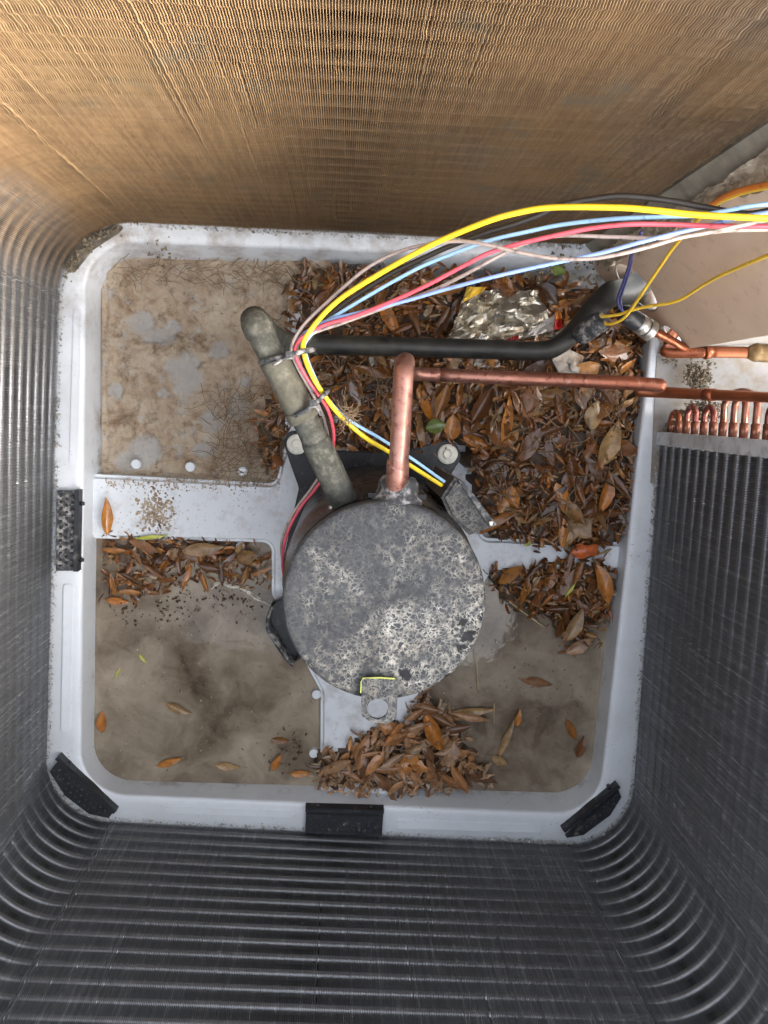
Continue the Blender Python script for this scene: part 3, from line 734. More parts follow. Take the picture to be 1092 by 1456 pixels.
keep(tube('joint_collar', px([(1003, 561, .1925), (1016, 561.5, .2045)], 2), .0064, 'orange_copper', sides=14), ip)
lp_ = thing('liquid_pipe', 'short dark brown copper pipe with lumpy brazed joints below the panel hole', 'pipe', P(960, 499, .10))
lq = HOLE2 + Vector((du.y, -du.x, 0)) * (.03 if Vector((du.y, -du.x, 0)).x > 0 else -.03)
keep(tube('copper_run', spline([lq - Vector((0, 0, .006)), HOLE2 - Vector((0, 0, .006)), P(952, 494, .088), P(946, 499, .092), P(955, 501, .096), P(985, 501, .104), P(1003, 500.5, .108)], 5), .0066, 'dark_copper', sides=14), lp_)
keep(tube('flared_end', [P(1001, 500.5, .108), P(1004, 500.5, .108), P(1008, 500.5, .109), P(1014, 500.5, .110)], [.0075, .0088, .0078, .0066], 'dark_copper', sides=14), lp_)
keep(tube('copper_run', px([(1010, 500.5, .109), (1050, 501, .114), (1110, 503, .12)], 4), .0064, 'orange_copper', sides=14), lp_)
keep(tube('brazed_joint', px([(1063, 501, .116), (1072, 501.5, .118), (1085, 502, .119), (1100, 503, .12)], 4), [.0068, .0075, .0082, .009, .0098, .0102, .0098, .0096, .0100, .0103, .0102, .010, .0098], 'tarnished_brass', sides=14, wob=.12), lp_)

# ------------------------------------------------------------------ pressure switches
sw = thing('pressure_switch', 'black capped switch with silver hex collar and blue wires on a thin copper stem', 'switch', P(925, 472, .105))
a_, b_ = P(890, 447, .128), P(921, 468, .118); d_ = (b_ - a_).normalized()
pp, rr = round_end([b_ - d_ * .001, a_.lerp(b_, .1), a_], .0102)
keep(tube('cap', pp, rr, 'black_plastic', sides=18), sw)
keep(tube('label_band', [a_.lerp(b_, .55), a_.lerp(b_, .86)], .0104, 'steel', sides=18), sw)
keep(tube('collar', [b_ - d_ * .0035, b_ - d_ * .003, b_ + d_ * .0055, b_ + d_ * .0065], [.0100, .0112, .0112, .0092], 'steel', sides=18), sw)
keep(tube('stem', [b_ + d_ * .005, P(936, 474, .114), P(958, 486, .108), P(981, 499, .104)], [.0058, .0048, .0046, .0046], 'dark_copper', sides=12), sw)
sw2 = thing('pressure_switch', 'black rubber booted switch with two thin yellow wires beside the black pipe', 'switch', P(845, 463, .12))
a_, b_ = P(830, 474, .118), P(855, 456, .135)
pp, rr = round_end([b_, b_.lerp(a_, .3), b_.lerp(a_, .7), a_], .0115)
keep(tube('boot', pp, rr, 'dusty_black_plastic', sides=18), sw2)
keep(tube('cap', [b_.lerp(a_, .32), b_ + (b_ - a_).normalized() * .003], .0102, 'black_plastic', sides=18), sw2)
for (u, v) in ((854, 450), (858, 461)):
    q = P(u, v, .137); e = (b_ - a_).normalized(); keep(tube('terminal', [q - e * .006, q + e * .003], .0029, 'straw', sides=10), sw2)

# ------------------------------------------------------------------ wires
def zr(u): # the harness climbs from the compressor to the control box
    return float(np.interp(u, [415, 430, 470, 560, 700, 900, 1092], [.345, .350, .358, .385, .430, .470, .490]))
def wire(name, label, pts, r, mat, dz=0, cat='wire', tail=None, n=8):
    w_ = [(u, v, zr(u) + dz) for u, v in pts] + (tail or [])
    return tag(tube(name, px(w_, n), r, mat, sides=10), label, cat)
R0 = 1120
wire('wire', 'thick yellow wire arching across above all the other cables', [(R0, 312), (1060, 309), (985, 305), (930, 299), (875, 295), (783, 295), (729, 304), (692, 315), (640, 336), (600, 355), (540, 389), (485, 424), (452, 456), (432, 486)], 0.00193, 'wire_yellow', .012,
     tail=[(433, 506, .352), (441, 528, .352), (455, 553, .348), (481, 588, .335), (518, 621, .322), (554, 643, .310), (590, 666, .298), (628, 690, .285)])
wire('wire', 'thick dark sheathed cable arching just behind the thick yellow wire', [(R0, 296), (1092, 300), (1058, 304), (1003, 295), (948, 285), (893, 279), (857, 281), (802, 291), (765, 307), (729, 320), (692, 331), (640, 350), (600, 368), (550, 393), (490, 432), (455, 462), (436, 488)], 0.00193, 'wire_black', -.006,
     tail=[(430, 508, .340), (440, 535, .336), (452, 560, .328), (462, 590, .31), (468, 620, .28), (464, 650, .25)])
wire('wire', 'pale blue wire passing under the thick yellow one and up to the corner', [(R0, 286), (1092, 290), (1062, 294), (1020, 302), (985, 307), (948, 308), (875, 311), (802, 319), (747, 330), (692, 343), (640, 362), (595, 381), (540, 411), (485, 444), (456, 463), (434, 487)], 0.00138, 'wire_blue', -.001,
     tail=[(436, 508, .348), (446, 533, .346), (461, 561, .342), (492, 594, .330), (540, 623, .316), (584, 651, .302), (632, 685, .286)])
wire('wire', 'rose red wire running lowest beneath the yellow cable', [(R0, 322), (1092, 322), (1003, 321), (948, 319), (893, 319), (838, 325), (784, 336), (729, 349), (692, 361), (657, 379), (606, 406), (558, 428), (503, 450), (459, 463), (426, 483)], 0.00147, 'wire_red', .004,
     tail=[(420, 503, .350), (430, 527, .349), (450, 558, .344), (466, 582, .334), (474, 612, .315), (473, 640, .296), (464, 672, .275), (447, 697, .262), (427, 722, .255), (411, 752, .25), (403, 782, .24), (403, 815, .20), (414, 845, .14)])
wire('wire', 'periwinkle blue wire crossing diagonally under the red one', [(R0, 298), (1070, 306), (1040, 312), (1014, 319), (967, 330), (912, 344), (857, 359), (802, 371), (747, 383), (692, 396), (631, 412), (576, 428), (521, 442), (466, 456), (437, 471), (422, 488)], 0.00138, 'wire_periwinkle', .001,
     tail=[(418, 506, .346), (428, 530, .344), (446, 556, .338)])
wire('wire', 'pinkish grey wire sagging below the others in a long curve', [(R0, 308), (1092, 312), (1051, 321), (1010, 330), (967, 338), (926, 350), (882, 361), (838, 368), (784, 367), (729, 357), (692, 348), (650, 343), (600, 349), (560, 361), (518, 384), (466, 429), (432, 462), (416, 488)], 0.00129, 'wire_grey', .009,
     tail=[(415, 502, .348), (424, 524, .346), (440, 552, .340), (452, 575, .330), (462, 600, .31), (467, 630, .29), (462, 662, .27), (443, 694, .256), (422, 722, .25), (406, 752, .245), (400, 785, .22), (412, 830, .15)])
wire('wire', 'pinkish grey wire riding straight between the red and blue wires', [(R0, 326), (1051, 327), (1021, 329), (948, 338), (875, 337), (802, 335), (758, 342), (715, 361), (671, 385), (624, 409), (580, 426), (554, 435), (485, 460), (445, 474), (424, 490)], 0.00129, 'wire_grey', -.002,
     tail=[(424, 506, .346), (432, 528, .344), (448, 556, .338)])
def px_clear(pts, n=8):
    out = []
    for u, v, z in pts:
        s_, zz, q = on_panel(u, v); out.append((u, v, max(z, zz + .025) if s_ > 0 and u > 930 else z))
    return px(out, n)
tag(tube('wire', px_clear([(855, 450, .139), (868, 449, .148), (881, 447, .155), (895, 442, .163), (924, 435, .178), (952, 431, .195), (973, 423, .21), (994, 409, .225), (1020, 394, .245), (1058, 377, .275), (1092, 363, .30), (1120, 350, .32)]), .0016, 'wire_thin_yellow', sides=8), 'thin yellow wire sagging from the booted switch towards the tan panel', 'wire')
tag(tube('wire', px_clear([(858, 461, .139), (872, 460, .150), (886, 453, .162), (897, 440, .175), (917, 411, .205), (938, 380, .235), (959, 350, .265), (992, 313, .31), (1018, 291, .335), (1050, 276, .355), (1092, 266, .37), (1120, 262, .38)]), .0016, 'wire_thin_yellow', sides=8), 'thin yellow wire climbing steeply from the booted switch behind the cables', 'wire')
tag(tube('wire', px_clear([(1010, 292, .332), (1030, 280, .345), (1052, 271, .357), (1092, 262, .372), (1120, 258, .38)]), .0022, 'wire_orange', sides=8), 'short orange wire beside the thin yellow one against the end plate', 'wire')
for k, (dx, lb) in enumerate(((0, 'navy blue wire looping down to the hex collared switch, outer strand'), (7, 'navy blue wire looping down to the hex collared switch, inner strand'))):
    tag(tube('wire', px([(890 - dx * .6, 445, .134), (882 + dx * .3, 438, .142), (878 + dx * .6, 425, .155), (885 + dx * .5, 405, .18), (893 + dx * .4, 381, .21), (897 + dx * .3, 363, .24), (903 + dx * .3, 345, .28), (912, 330, .33)]), .0013, 'wire_navy', sides=8), lb, 'wire')

def tie(label, loop_px, z, head, tail_px):
    h = P(*head); t = thing('cable_tie', label, 'cable tie', h)
    pts = px(loop_px, 6); pts.append(pts[0]) if False else None
    keep(tube('strap', pts, .0021, 'dusty_black_plastic', sides=6), t)
    bm = bmesh.new(); bmesh.ops.create_cube(bm, size=1); bmesh.ops.scale(bm, vec=(.007, .006, .005), verts=bm.verts); bmesh.ops.bevel(bm, geom=bm.edges[:], offset=.0008, segments=2, affect='EDGES')
    keep(bmo('head', bm, 'dusty_black_plastic', loc=h), t)
    keep(tube('tail', px(tail_px, 4), .0012, 'dusty_black_plastic', sides=6), t)
tie('grey dusty cable tie strapping the wires high on the fat pipe', [(370, 515, .345), (378, 514, .353), (392, 510, .3565), (410, 506, .357), (425, 501, .362), (440, 498, .358), (447, 497, .348)], .35, (412, 505, .3585), [(412, 505, .358), (401, 512, .361), (388, 519, .3595)])
tie('grey dusty cable tie strapping the wires halfway down the fat pipe', [(415, 594, .340), (422, 590, .348), (434, 584, .3505), (446, 575, .3515), (455, 567, .3535), (463, 559, .350), (466, 556, .342)], .34, (446, 574, .352), [(446, 574, .352), (452, 582, .352), (456, 590, .349)])

# ------------------------------------------------------------------ water, mud
def sheet(name, poly, z, mat): return mesh(name, [(p.x, p.y, z) for p in poly], [tuple(range(len(poly)))], mat, smooth=False)
WZ = .0085
kind(sheet('water', fillet([P(130, 760, WZ), P(480, 772, WZ), P(480, 1130, WZ), P(134, 1112, WZ)], [.01, .01, .01, .045], 8), WZ, 'water'), 'structure')
kind(sheet('water', fillet([P(520, 800, WZ), P(880, 805, WZ), P(840, 1130, WZ), P(520, 1126, WZ)], [.01, .01, .045, .01], 8), WZ, 'water'), 'structure')
# dried silt over the back left quarter; worn through to the pan in places
bare = [(200, 459, 15, 15), (228, 478, 20, 9), (246, 466, 10, 8), (264, 536, 17, 28), (262, 520, 20, 12), (338, 579, 12, 16), (300, 600, 13, 12), (164, 556, 9, 10), (205, 640, 20, 16), (310, 498, 12, 11), (348, 543, 7, 6), (232, 560, 7, 6), (290, 640, 14, 8), (188, 655, 26, 12)]
nu, nv = 200, 185; vs, fs, thin = [], [], []
for j in range(nv + 1):
    for i in range(nu + 1):
        u = 138 + (470 - 138) * i / nu; v = 358 + (690 - 358) * j / nv
        p = P(u, v, .004)
        h = .0035 + .004 * noise.fractal(p * 22, 1, 2, 4) + .0025 * noise.noise(p * 120) + .0012 * noise.noise(p * 260)
        h += .010 * max(0, (u - 330) / 100) + .006 * max(0, (400 - v) / 40)
        t_ = 0
        for (bu, bv, ra, rb) in bare:
            q = ((u - bu) / ra) ** 2 + ((v - bv) / rb) ** 2 + .5 * noise.noise(p * 130)
            q += .9 * noise.noise(p * 75) + .6 * noise.noise(p * 300)
            t_ = max(t_, min(1, max(0, (3.0 - q) / 2.2)))
            if q < 1.6: h -= .004 * min(1, max(0, 1.6 - q))
        edge = min((u - 140) / 14, (v - 362) / 12, (678 + (u - 150) * .06 - v) / 12, 1)
        h -= .014 * (1 - max(0, edge))
        wall = max(0, 12 - (u - 142)) / 12 * .005 + max(0, 14 - (v - 362)) / 14 * .006
        vs.append((p.x, p.y, max(h, .0009 if edge > .3 else -1) + wall)); thin.append(t_)
for j in range(nv):
    for i in range(nu): a = j * (nu + 1) + i; fs.append((a, a + 1, a + nu + 2, a + nu + 1))
o = mesh('dried_mud', vs, fs, 'mud')
at_ = o.data.attributes.new('worn', 'FLOAT', 'POINT'); at_.data.foreach_set('value', thin)
tag(o, 'crumbly tan silt dried over the back left quarter of the pan', 'mud', kind='stuff')
# splash of mud on the raised cross
vs, fs = [], []
for _ in range(900):
    a = random.gauss(0, 1); u, v = 220 + random.gauss(0, 14), 726 + random.gauss(0, 15)
    if random.random() < .35: u, v = random.uniform(160, 385), random.uniform(692, 758)
    if _ > 420: u, v = random.uniform(150, 398), 678 + (u - 150) * .05 + abs(random.gauss(0, 7))
    s = random.uniform(.0006, .0026) if abs(u - 220) < 28 and _ <= 420 else random.uniform(.0004, .0015) if _ > 420 else random.uniform(.0004, .0009)
    p = P(u, v, PZ + .0004); b0 = len(vs); m = 6
    for k in range(m):
        r = s * random.uniform(.5, 1.2); vs.append((p.x + r * math.cos(k * 1.047), p.y + r * math.sin(k * 1.047), PZ + .0002))
    vs.append((p.x, p.y, PZ + .0003 + s * .4))
    for k in range(m): fs.append((b0 + k, b0 + (k + 1) % m, b0 + m))
tag(mesh('mud_splash', vs, fs, 'mud', smooth=False), 'brown mud spatter on the raised white arm left of the compressor', 'mud', kind='stuff')

# ------------------------------------------------------------------ leaves
def leaf_mesh(name, L, W, curl, bend_, twist, mat, lobes=0, seed=0):
    rnd = random.Random(seed); n, m = 9, 4; vs, fs = [], []
    for i in range(n + 1):
        t = i / n; wd = W * .5 * (math.sin(math.pi * min(1, t * .97 + .03)) ** .75) * (1.08 - .25 * t)
        if lobes: wd *= 1 + .38 * math.sin(t * math.pi * lobes * 2 + 1)
        wd = max(wd, .0007); x = (t - .5) * L
        for j in range(m + 1):
            s = j / m * 2 - 1; y = s * wd * (1 + rnd.uniform(-.06, .06))
            z = curl * abs(s) ** 1.6 * wd - bend_ * L * ((t - .5) * 2) ** 2 + rnd.uniform(-.0006, .0006)
            if j == 2: z -= .0006
            a = twist * (t - .5); vs.append((x, y * math.cos(a) - z * math.sin(a), y * math.sin(a) + z * math.cos(a)))
    for i in range(n):
        for j in range(m): a = i * (m + 1) + j; fs.append((a, a + m + 1, a + m + 2, a + 1))
    # stalk
    b0 = len(vs)
    for q in range(3): vs.append((-L * .5 + .001, .0005 * math.cos(q * 2.1), .0005 * math.sin(q * 2.1) - bend_ * L))
    vs.append((-L * .5 - .006, .001, -bend_ * L - .001))
    for q in range(3): fs.append((b0 + q, b0 + (q + 1) % 3, b0 + 3))
    me = bpy.data.meshes.new(name); me.from_pydata(vs, [], fs); me.update(); me.polygons.foreach_set('use_smooth', [True] * len(me.polygons)); me.materials.append(MAT[mat]); return me
VAR = {}
def variants(mat):
    if mat not in VAR:
        VAR[mat] = [leaf_mesh('leaf', random.uniform(.034, .056), random.uniform(.009, .0165), random.uniform(-.9, 1.1), random.uniform(-.10, .12), random.uniform(-1.0, 1.0), mat, seed=k) for k in range(12)] + [leaf_mesh('leaf', random.uniform(.030, .052), random.uniform(.018, .027), random.uniform(-.3, .5), random.uniform(-.04, .06), random.uniform(-.5, .5), mat, random.choice((0, 0, 1.5, 2.2)), seed=30 + k) for k in range(4)]
        for k, m_ in enumerate(VAR[mat]): m_.name = 'leaf_broad' if k >= 12 else 'leaf_narrow'
    return VAR[mat]
def place(me, p, rz, tx=0, ty=0, sc=1.0):
    o = bpy.data.objects.new('leaf', me); o.location = p
    o.rotation_euler = (tx, ty, rz); o.scale = (sc, sc, sc); return link(o)
def one_leaf(label, u, v, z, L, W, ang, mat, curl=.5, bend_=.05, twist=.3, tx=0, ty=0, lobes=0, seed=1):
    """ang: direction of the leaf in the picture plane, degrees anticlockwise from +x"""
    me = leaf_mesh('leaf', L, W, curl, bend_, twist, mat, lobes, seed)
    return tag(place(me, P(u, v, z), R(ang), tx, ty), label, 'leaf')
def shreds(n, poly, zf, rs, smin=.004, smax=.020):
    """scraps of broken leaf inside a photo-plane outline"""
    vs, fs = [], []
    us = [q[0] for q in poly]; vv = [q[1] for q in poly]
    while n > 0:
        u, v = rs.uniform(min(us), max(us)), rs.uniform(min(vv), max(vv))
        if not inside(poly, u, v): continue
        n -= 1; j = rs.random() < .5; u += rs.gauss(0, 9) * j; v += rs.gauss(0, 9) * j
        p = P(u, v, .02); z = zf(u, v) + rs.uniform(-.003, .006); L = rs.uniform(smin, smax); W = L * rs.uniform(.16, .5)
        Rm = Matrix.Rotation(rs.uniform(0, 6.28), 3, 'Z') @ Matrix.Rotation(rs.gauss(0, .45), 3, 'X') @ Matrix.Rotation(rs.gauss(0, .4), 3, 'Y')
        b0 = len(vs); c = rs.uniform(-.5, .5) * W; bd = rs.uniform(-.2, .2) * L
        for i, t in enumerate((-.5, -.15, .2, .5)):
            wd = W * (.25, .5, .45, .12)[i] * rs.uniform(.7, 1.2)
            for s in (-1, 0, 1): vs.append(Vector((p.x, p.y, z)) + Rm @ Vector((t * L, s * wd, c * abs(s) + bd * t * t * 4)))
        for i in range(3):
            for j in range(2): a = b0 + i * 3 + j; fs.append((a, a + 3, a + 4, a + 1))
    return vs, fs
def mound(poly, zf, nu, nv):
    us = [q[0] for q in poly]; vv = [q[1] for q in poly]; vs, fs, ok = [], [], []
    for j in range(nv + 1):
        for i in range(nu + 1):
            u = min(us) + (max(us) - min(us)) * i / nu; v = min(vv) + (max(vv) - min(vv)) * j / nv
            p = P(u, v, .02); h = zf(u, v) - .006 + .003 * noise.noise(p * 90); q = Vector((u, v, 0)) * .045; ok.append(inside(poly, u + 16 * noise.noise(q), v + 16 * noise.noise(q + Vector((7, 7, 7))))); vs.append((p.x, p.y, h if ok[-1] else -.003))
    for j in range(nv):
        for i in range(nu):
            a = j * (nu + 1) + i; q = (a, a + 1, a + nu + 2, a + nu + 1)
            if any(ok[k] for k in q): fs.append(q)
    return vs, fs
def litter(label, poly, zf, n, nm=(34, 34), smax=.020, seed=1, mat='leaf_shreds'):
    rs = random.Random(seed)
    v1, f1 = mound(poly, zf, *nm); v2, f2 = shreds(n, poly, zf, rs, smax=smax)
    o = mesh('leaf_litter', v1 + v2, f1 + [tuple(i + len(v1) for i in f) for f in f2], 'dark_humus')
    o.data.materials.append(MAT[mat])
    o.data.polygons.foreach_set('material_index', [0] * len(f1) + [1] * len(f2))
    return tag(o, label, 'leaf litter', kind='stuff')
def blocked(u, v): return False
UR = [(412, 392), (470, 382), (560, 384), (690, 396), (800, 402), (880, 412), (912, 450), (914, 560), (908, 640), (892, 735), (868, 775), (830, 790), (780, 776), (720, 768), (690, 748), (672, 680), (670, 640), (650, 620), (618, 638), (600, 650), (560, 648), (470, 640), (440, 620), (425, 570), (400, 640), (388, 672), (372, 668), (360, 610), (404, 520)]
def z_ur(u, v):
    p = P(u, v, 0)
    return .029 + .010 * max(0, min(1, (u - 470) / 120)) + .010 * noise.noise(p * 16) + .004 * noise.noise(p * 45) - .010 * max(0, (u - 870) / 40) - .013 * max(0, min(1, (436 - u) / 40)) - .008 * max(0, (v - 720) / 60)
litter('broken wet leaf scraps packed under the big leaf heap beneath the pipes', UR, z_ur, 3800, (60, 50), seed=3)
LS = [(146, 755), (200, 764), (300, 768), (372, 780), (386, 790), (388, 846), (372, 842), (330, 838), (290, 826), (215, 850), (160, 862), (147, 850)]
litter('broken wet leaf scraps along the raised arm above the left puddle', LS, lambda u, v: .015 - .008 * max(0, (v - 795) / 55), 520, (44, 24), .016, 4)
RS = [(696, 812), (760, 806), (800, 790), (850, 790), (872, 810), (866, 860), (840, 925), (808, 925), (790, 880), (752, 870), (720, 858), (700, 835)]
litter('broken wet leaf scraps between the right rim and the crusted lid', RS, lambda u, v: .026 - .014 * max(0, (v - 840) / 80), 620, (40, 30), .016, 5)
BS = [(448, 1078), (520, 1040), (560, 1018), (590, 990), (612, 990), (640, 1020), (676, 1078), (704, 1118), (560, 1128), (470, 1118), (446, 1108)]
litter('broken wet leaf scraps heaped against the front rim below the lifting tab', BS, lambda u, v: .0275 - .013 * max(0, (u - 560) / 120), 620, (44, 28), .022, 6, 'leaf_shreds_pale')
DK = [(150, 780), (370, 800), (385, 860), (300, 880), (250, 870), (180, 870)]

def heap(n, poly, zf, mat, group, label, seed, sc=(.75, 1.1), mind=15, tilt=.3, prefer=None):
    rs = random.Random(seed); us = [q[0] for q in poly]; vv = [q[1] for q in poly]; got = []; tries = 0
    while len(got) < n and tries < 60000:
        tries += 1
        u, v = rs.uniform(min(us), max(us)), rs.uniform(min(vv), max(vv))
        if not inside(poly, u, v) or any((u - a) ** 2 + (v - c) ** 2 < mind ** 2 for a, c in got): continue
        if prefer and rs.random() > prefer(u, v): continue
        got.append((u, v)); me = rs.choice(variants(mat))
        if rs.random() < .25: u += rs.gauss(0, 7); v += rs.gauss(0, 7)
        o = place(me, P(u, v, zf(u, v) + rs.uniform(.002, .008)), rs.gauss(1.2, .9) if rs.random() < .55 else rs.uniform(0, 6.28), rs.gauss(0, tilt), rs.gauss(0, tilt * .7), rs.uniform(*sc))
        tag(o, label(u, v, me) if callable(label) else label, 'leaf', group)
    return len(got)
def where(u, v, me):
    sh = 'broad' if 'broad' in me.name else 'narrow'
    if v < 478: w_ = 'behind the black pipe, left of the foil wrapper' if u < 630 else 'behind the black pipe, beside the foil wrapper'
    elif v < 540: w_ = 'in the gap between the black pipe and the copper run' if u > 580 else 'left of the copper riser, just below the black pipe'
    elif u < 560: w_ = 'between the wires and the copper riser'
    elif v < 640: w_ = 'just below the copper run' if u < 760 else 'below the copper run, near the right rim'
    elif u < 780: w_ = 'beside the terminal cover'
    else: w_ = 'by the right rim, above the raised arm'
    return 'wet brown ' + sh + ' leaf ' + w_
URL = [(440, 405), (560, 400), (690, 405), (800, 412), (870, 425), (898, 460), (900, 560), (896, 640), (878, 735), (850, 770), (790, 762), (720, 752), (696, 738), (682, 676), (682, 640), (658, 612), (610, 634), (560, 636), (480, 626), (446, 600), (440, 560), (432, 520)]
heap(215, URL, z_ur, 'leaf_brown', 'wet brown leaves in the heap beneath the pipes', where, 11, (.5, 1.1), 15, .19, lambda u, v: .35 + .65 * min(1, max(0, (u - 560) / 80)))
heap(22, [(150, 770), (370, 785), (378, 830), (300, 820), (200, 840), (152, 848)], lambda u, v: .017, 'leaf_brown', 'wet brown leaves above the left puddle', lambda u, v, m: 'wet brown %s leaf on the %s half of the litter strip above the left puddle' % ('broad' if 'broad' in m.name else 'narrow', 'left' if u < 265 else 'right'), 12, (.5, .8), 16, .25)
heap(24, [(705, 816), (800, 808), (862, 815), (855, 860), (828, 915), (806, 905), (770, 865)], lambda u, v: .026 - .012 * max(0, (v - 840) / 80), 'leaf_brown', 'wet brown leaves between lid and right rim', lambda u, v, m: 'wet brown %s leaf between lid and right rim, %s' % ('broad' if 'broad' in m.name else 'narrow', 'against the raised arm' if v < 830 else 'nearer the puddle'), 13, (.6, .95), 15, .3)
heap(58, [(462, 1082), (560, 1030), (600, 1005), (630, 1030), (668, 1085), (695, 1110), (560, 1116), (475, 1106)], lambda u, v: .029 - .014 * max(0, (u - 570) / 120), 'leaf_wet_bottom', 'glossy leaves heaped at the front rim', lambda u, v, m: 'glossy wet %s leaf heaped at the front rim, %s' % ('broad' if 'broad' in m.name else 'narrow', 'close under the lifting tab' if v < 1060 else 'above the middle bracket' if u < 530 else 'low beside the rim and right puddle'), 14, (.45, 1.0), 10, .22)

one_leaf('bright orange leaf standing against the left rim above the litter', 152, 734, .035, .045, .014, 88, 'leaf_orange', .4, .05, .4, .5)
one_leaf('small light orange leaf at the edge of the left puddle', 167, 855, .014, .028, .010, -8, 'leaf_orange', .3)
one_leaf('broad tan brown leaf lying on top of the left litter strip', 288, 781, .024, .050, .017, 5, 'leaf_tan', .3, .04)
one_leaf('thin yellow curved leaf lying along the raised arm left of the compressor', 214, 764, .025, .040, .005, 4, 'leaf_lime', .2, .08)
one_leaf('curled pale brown leaf floating alone in the middle of the left puddle', 254, 1008, .012, .034, .011, -25, 'leaf_tan', .6, .08, .8)
one_leaf('flat golden leaf floating near the front of the left puddle', 241, 1084, .0115, .034, .010, 17, 'leaf_orange', .3)
one_leaf('orange leaf half submerged against the left rim', 145, 1027, .013, .028, .013, 85, 'leaf_orange', .4)
one_leaf('mottled yellow brown leaf sunk at the front of the left puddle', 324, 1090, .0105, .032, .011, -8, 'leaf_tan', .2)
one_leaf('upright orange leaf beside the drain boss at the front of the left puddle', 393, 1084, .014, .026, .010, 58, 'leaf_orange', .5)
one_leaf('dull sunken reddish leaf above the upright orange one', 399, 1053, .0095, .026, .010, -5, 'leaf_brown', .2)
one_leaf('flat rusty leaf against the front rim left of the glossy heap', 428, 1100, .012, .028, .010, 3, 'leaf_orange', .3)
one_leaf('large orange brown spoon shaped leaf on top of the front heap', 616, 1042, .033, .056, .020, -68, 'leaf_orange', .7, .06, .3)
one_leaf('pale orange leaf crossing the front heap below the spoon shaped one', 585, 1068, .030, .050, .014, 28, 'leaf_tan', .6, .1, .6)
one_leaf('red and orange lobed leaf at the end of the right raised arm', 834, 782, .036, .034, .022, 10, 'leaf_red', .8, .15, .6, lobes=1.2)
one_leaf('large orange brown leaf standing upright near the right rim', 861, 698, .048, .050, .019, 80, 'leaf_orange', .7, .03, .3, .25)
one_leaf('orange pointed leaf lying right of the terminal cover', 728, 705, .046, .036, .019, -62, 'leaf_orange', -.5, .05, .3)
one_leaf('orange pointed leaf in the middle of the right heap', 801, 706, .048, .036, .017, -62, 'leaf_orange', -.5, .05, .3)
one_leaf('tan lobed oak leaf just above the red lobed one', 823, 748, .042, .056, .030, 40, 'leaf_tan', .3, .05, .3, lobes=2)
one_leaf('long dark orange leaf standing beside the tan lobed oak leaf', 802, 756, .044, .040, .013, 86, 'leaf_orange', -.5, .04)
one_leaf('big dark orange leaf curved against the right rim below the raised arm', 859, 832, .036, .054, .020, -72, 'leaf_orange', .6, .12, .5)
one_leaf('pale brown veined leaf at the foot of the right heap', 818, 888, .030, .046, .019, 65, 'leaf_tan', .4, .06, .3)
one_leaf('rusty leaf hanging into the water at the end of the right heap', 825, 918, .022, .040, .017, 30, 'leaf_wet_bottom', .4, .06, .3)
one_leaf('long ochre leaf standing beneath the copper run', 721, 600, .050, .062, .014, 84, 'leaf_orange', .6, .05, .4)
one_leaf('dark red brown leaf with pale edge near the copper run', 686, 575, .048, .048, .019, 60, 'leaf_brown', .8, .05, .3)
one_leaf('glossy tan leaf with droplets below the copper run near the right rim', 846, 590, .048, .034, .022, 80, 'leaf_tan', -.5, .04)
one_leaf('broad tan leaf lying near the upper right of the heap', 868, 630, .048, .056, .024, 70, 'leaf_tan', .4, .06)
one_leaf('bright orange leaf behind the blue wires at the back of the heap', 553, 452, .040, .052, .016, -60, 'leaf_orange', .4, .06)
one_leaf('square scrap of green leaf beside the compressor mounting foot', 620, 606, .050, .024, .018, 10, 'leaf_green', .3)
one_leaf('small yellow green sprig leaf on the right raised arm', 752, 772, .030, .012, .006, 30, 'leaf_lime', .4)
one_leaf('lime green scrap among the leaves between lid and right rim', 812, 838, .034, .024, .004, 55, 'leaf_lime', .3)
one_leaf('tiny yellow leaf sliver floating under the left litter strip', 203, 937, .0105, .014, .004, -55, 'leaf_lime', .2)
one_leaf('tiny yellow leaf sliver floating close to the left rim', 167, 957, .0105, .014, .003, 60, 'leaf_lime', .2)
one_leaf('slender ochre leaf sunk in the right puddle', 720, 1050, .011, .060, .010, 68, 'leaf_tan', .3, .02)
one_leaf('small orange leaf tip at the top of the slender ochre leaf', 737, 1021, .014, .024, .009, 80, 'leaf_orange', .4)
one_leaf('tan leaf floating at the bottom of the slender ochre leaf', 711, 1082, .012, .024, .013, -30, 'leaf_tan', .4)
one_leaf('long pale leaf lying in the shallow water right of the front heap', 672, 1012, .013, .062, .012, 4, 'leaf_tan', .4, .02)
one_leaf('pointed orange tan leaf at the right end of the long pale leaf', 672, 1020, .016, .046, .011, -12, 'leaf_wet_bottom', .5, .03)
one_leaf('dim russet leaf sunk in the right puddle', 764, 970, .0098, .042, .013, -12, 'leaf_wet_bottom', .2, .01)
one_leaf('brown leaf stuck to the rim at the far end of the right puddle', 826, 1062, .018, .030, .014, 75, 'leaf_brown', .4, .04)
one_leaf('dark leaf sunk beside the one stuck to the rim', 812, 1038, .0098, .032, .012, -65, 'leaf_brown', .2, .01)
one_leaf('small dark red leaf behind the foil wrapper', 780, 418, .050, .034, .020, -45, 'leaf_brown', .4)
one_leaf('rust coloured leaf just under the lid beside the lifting tab', 604, 1003, .024, .036, .012, 75, 'leaf_wet_bottom', .5)

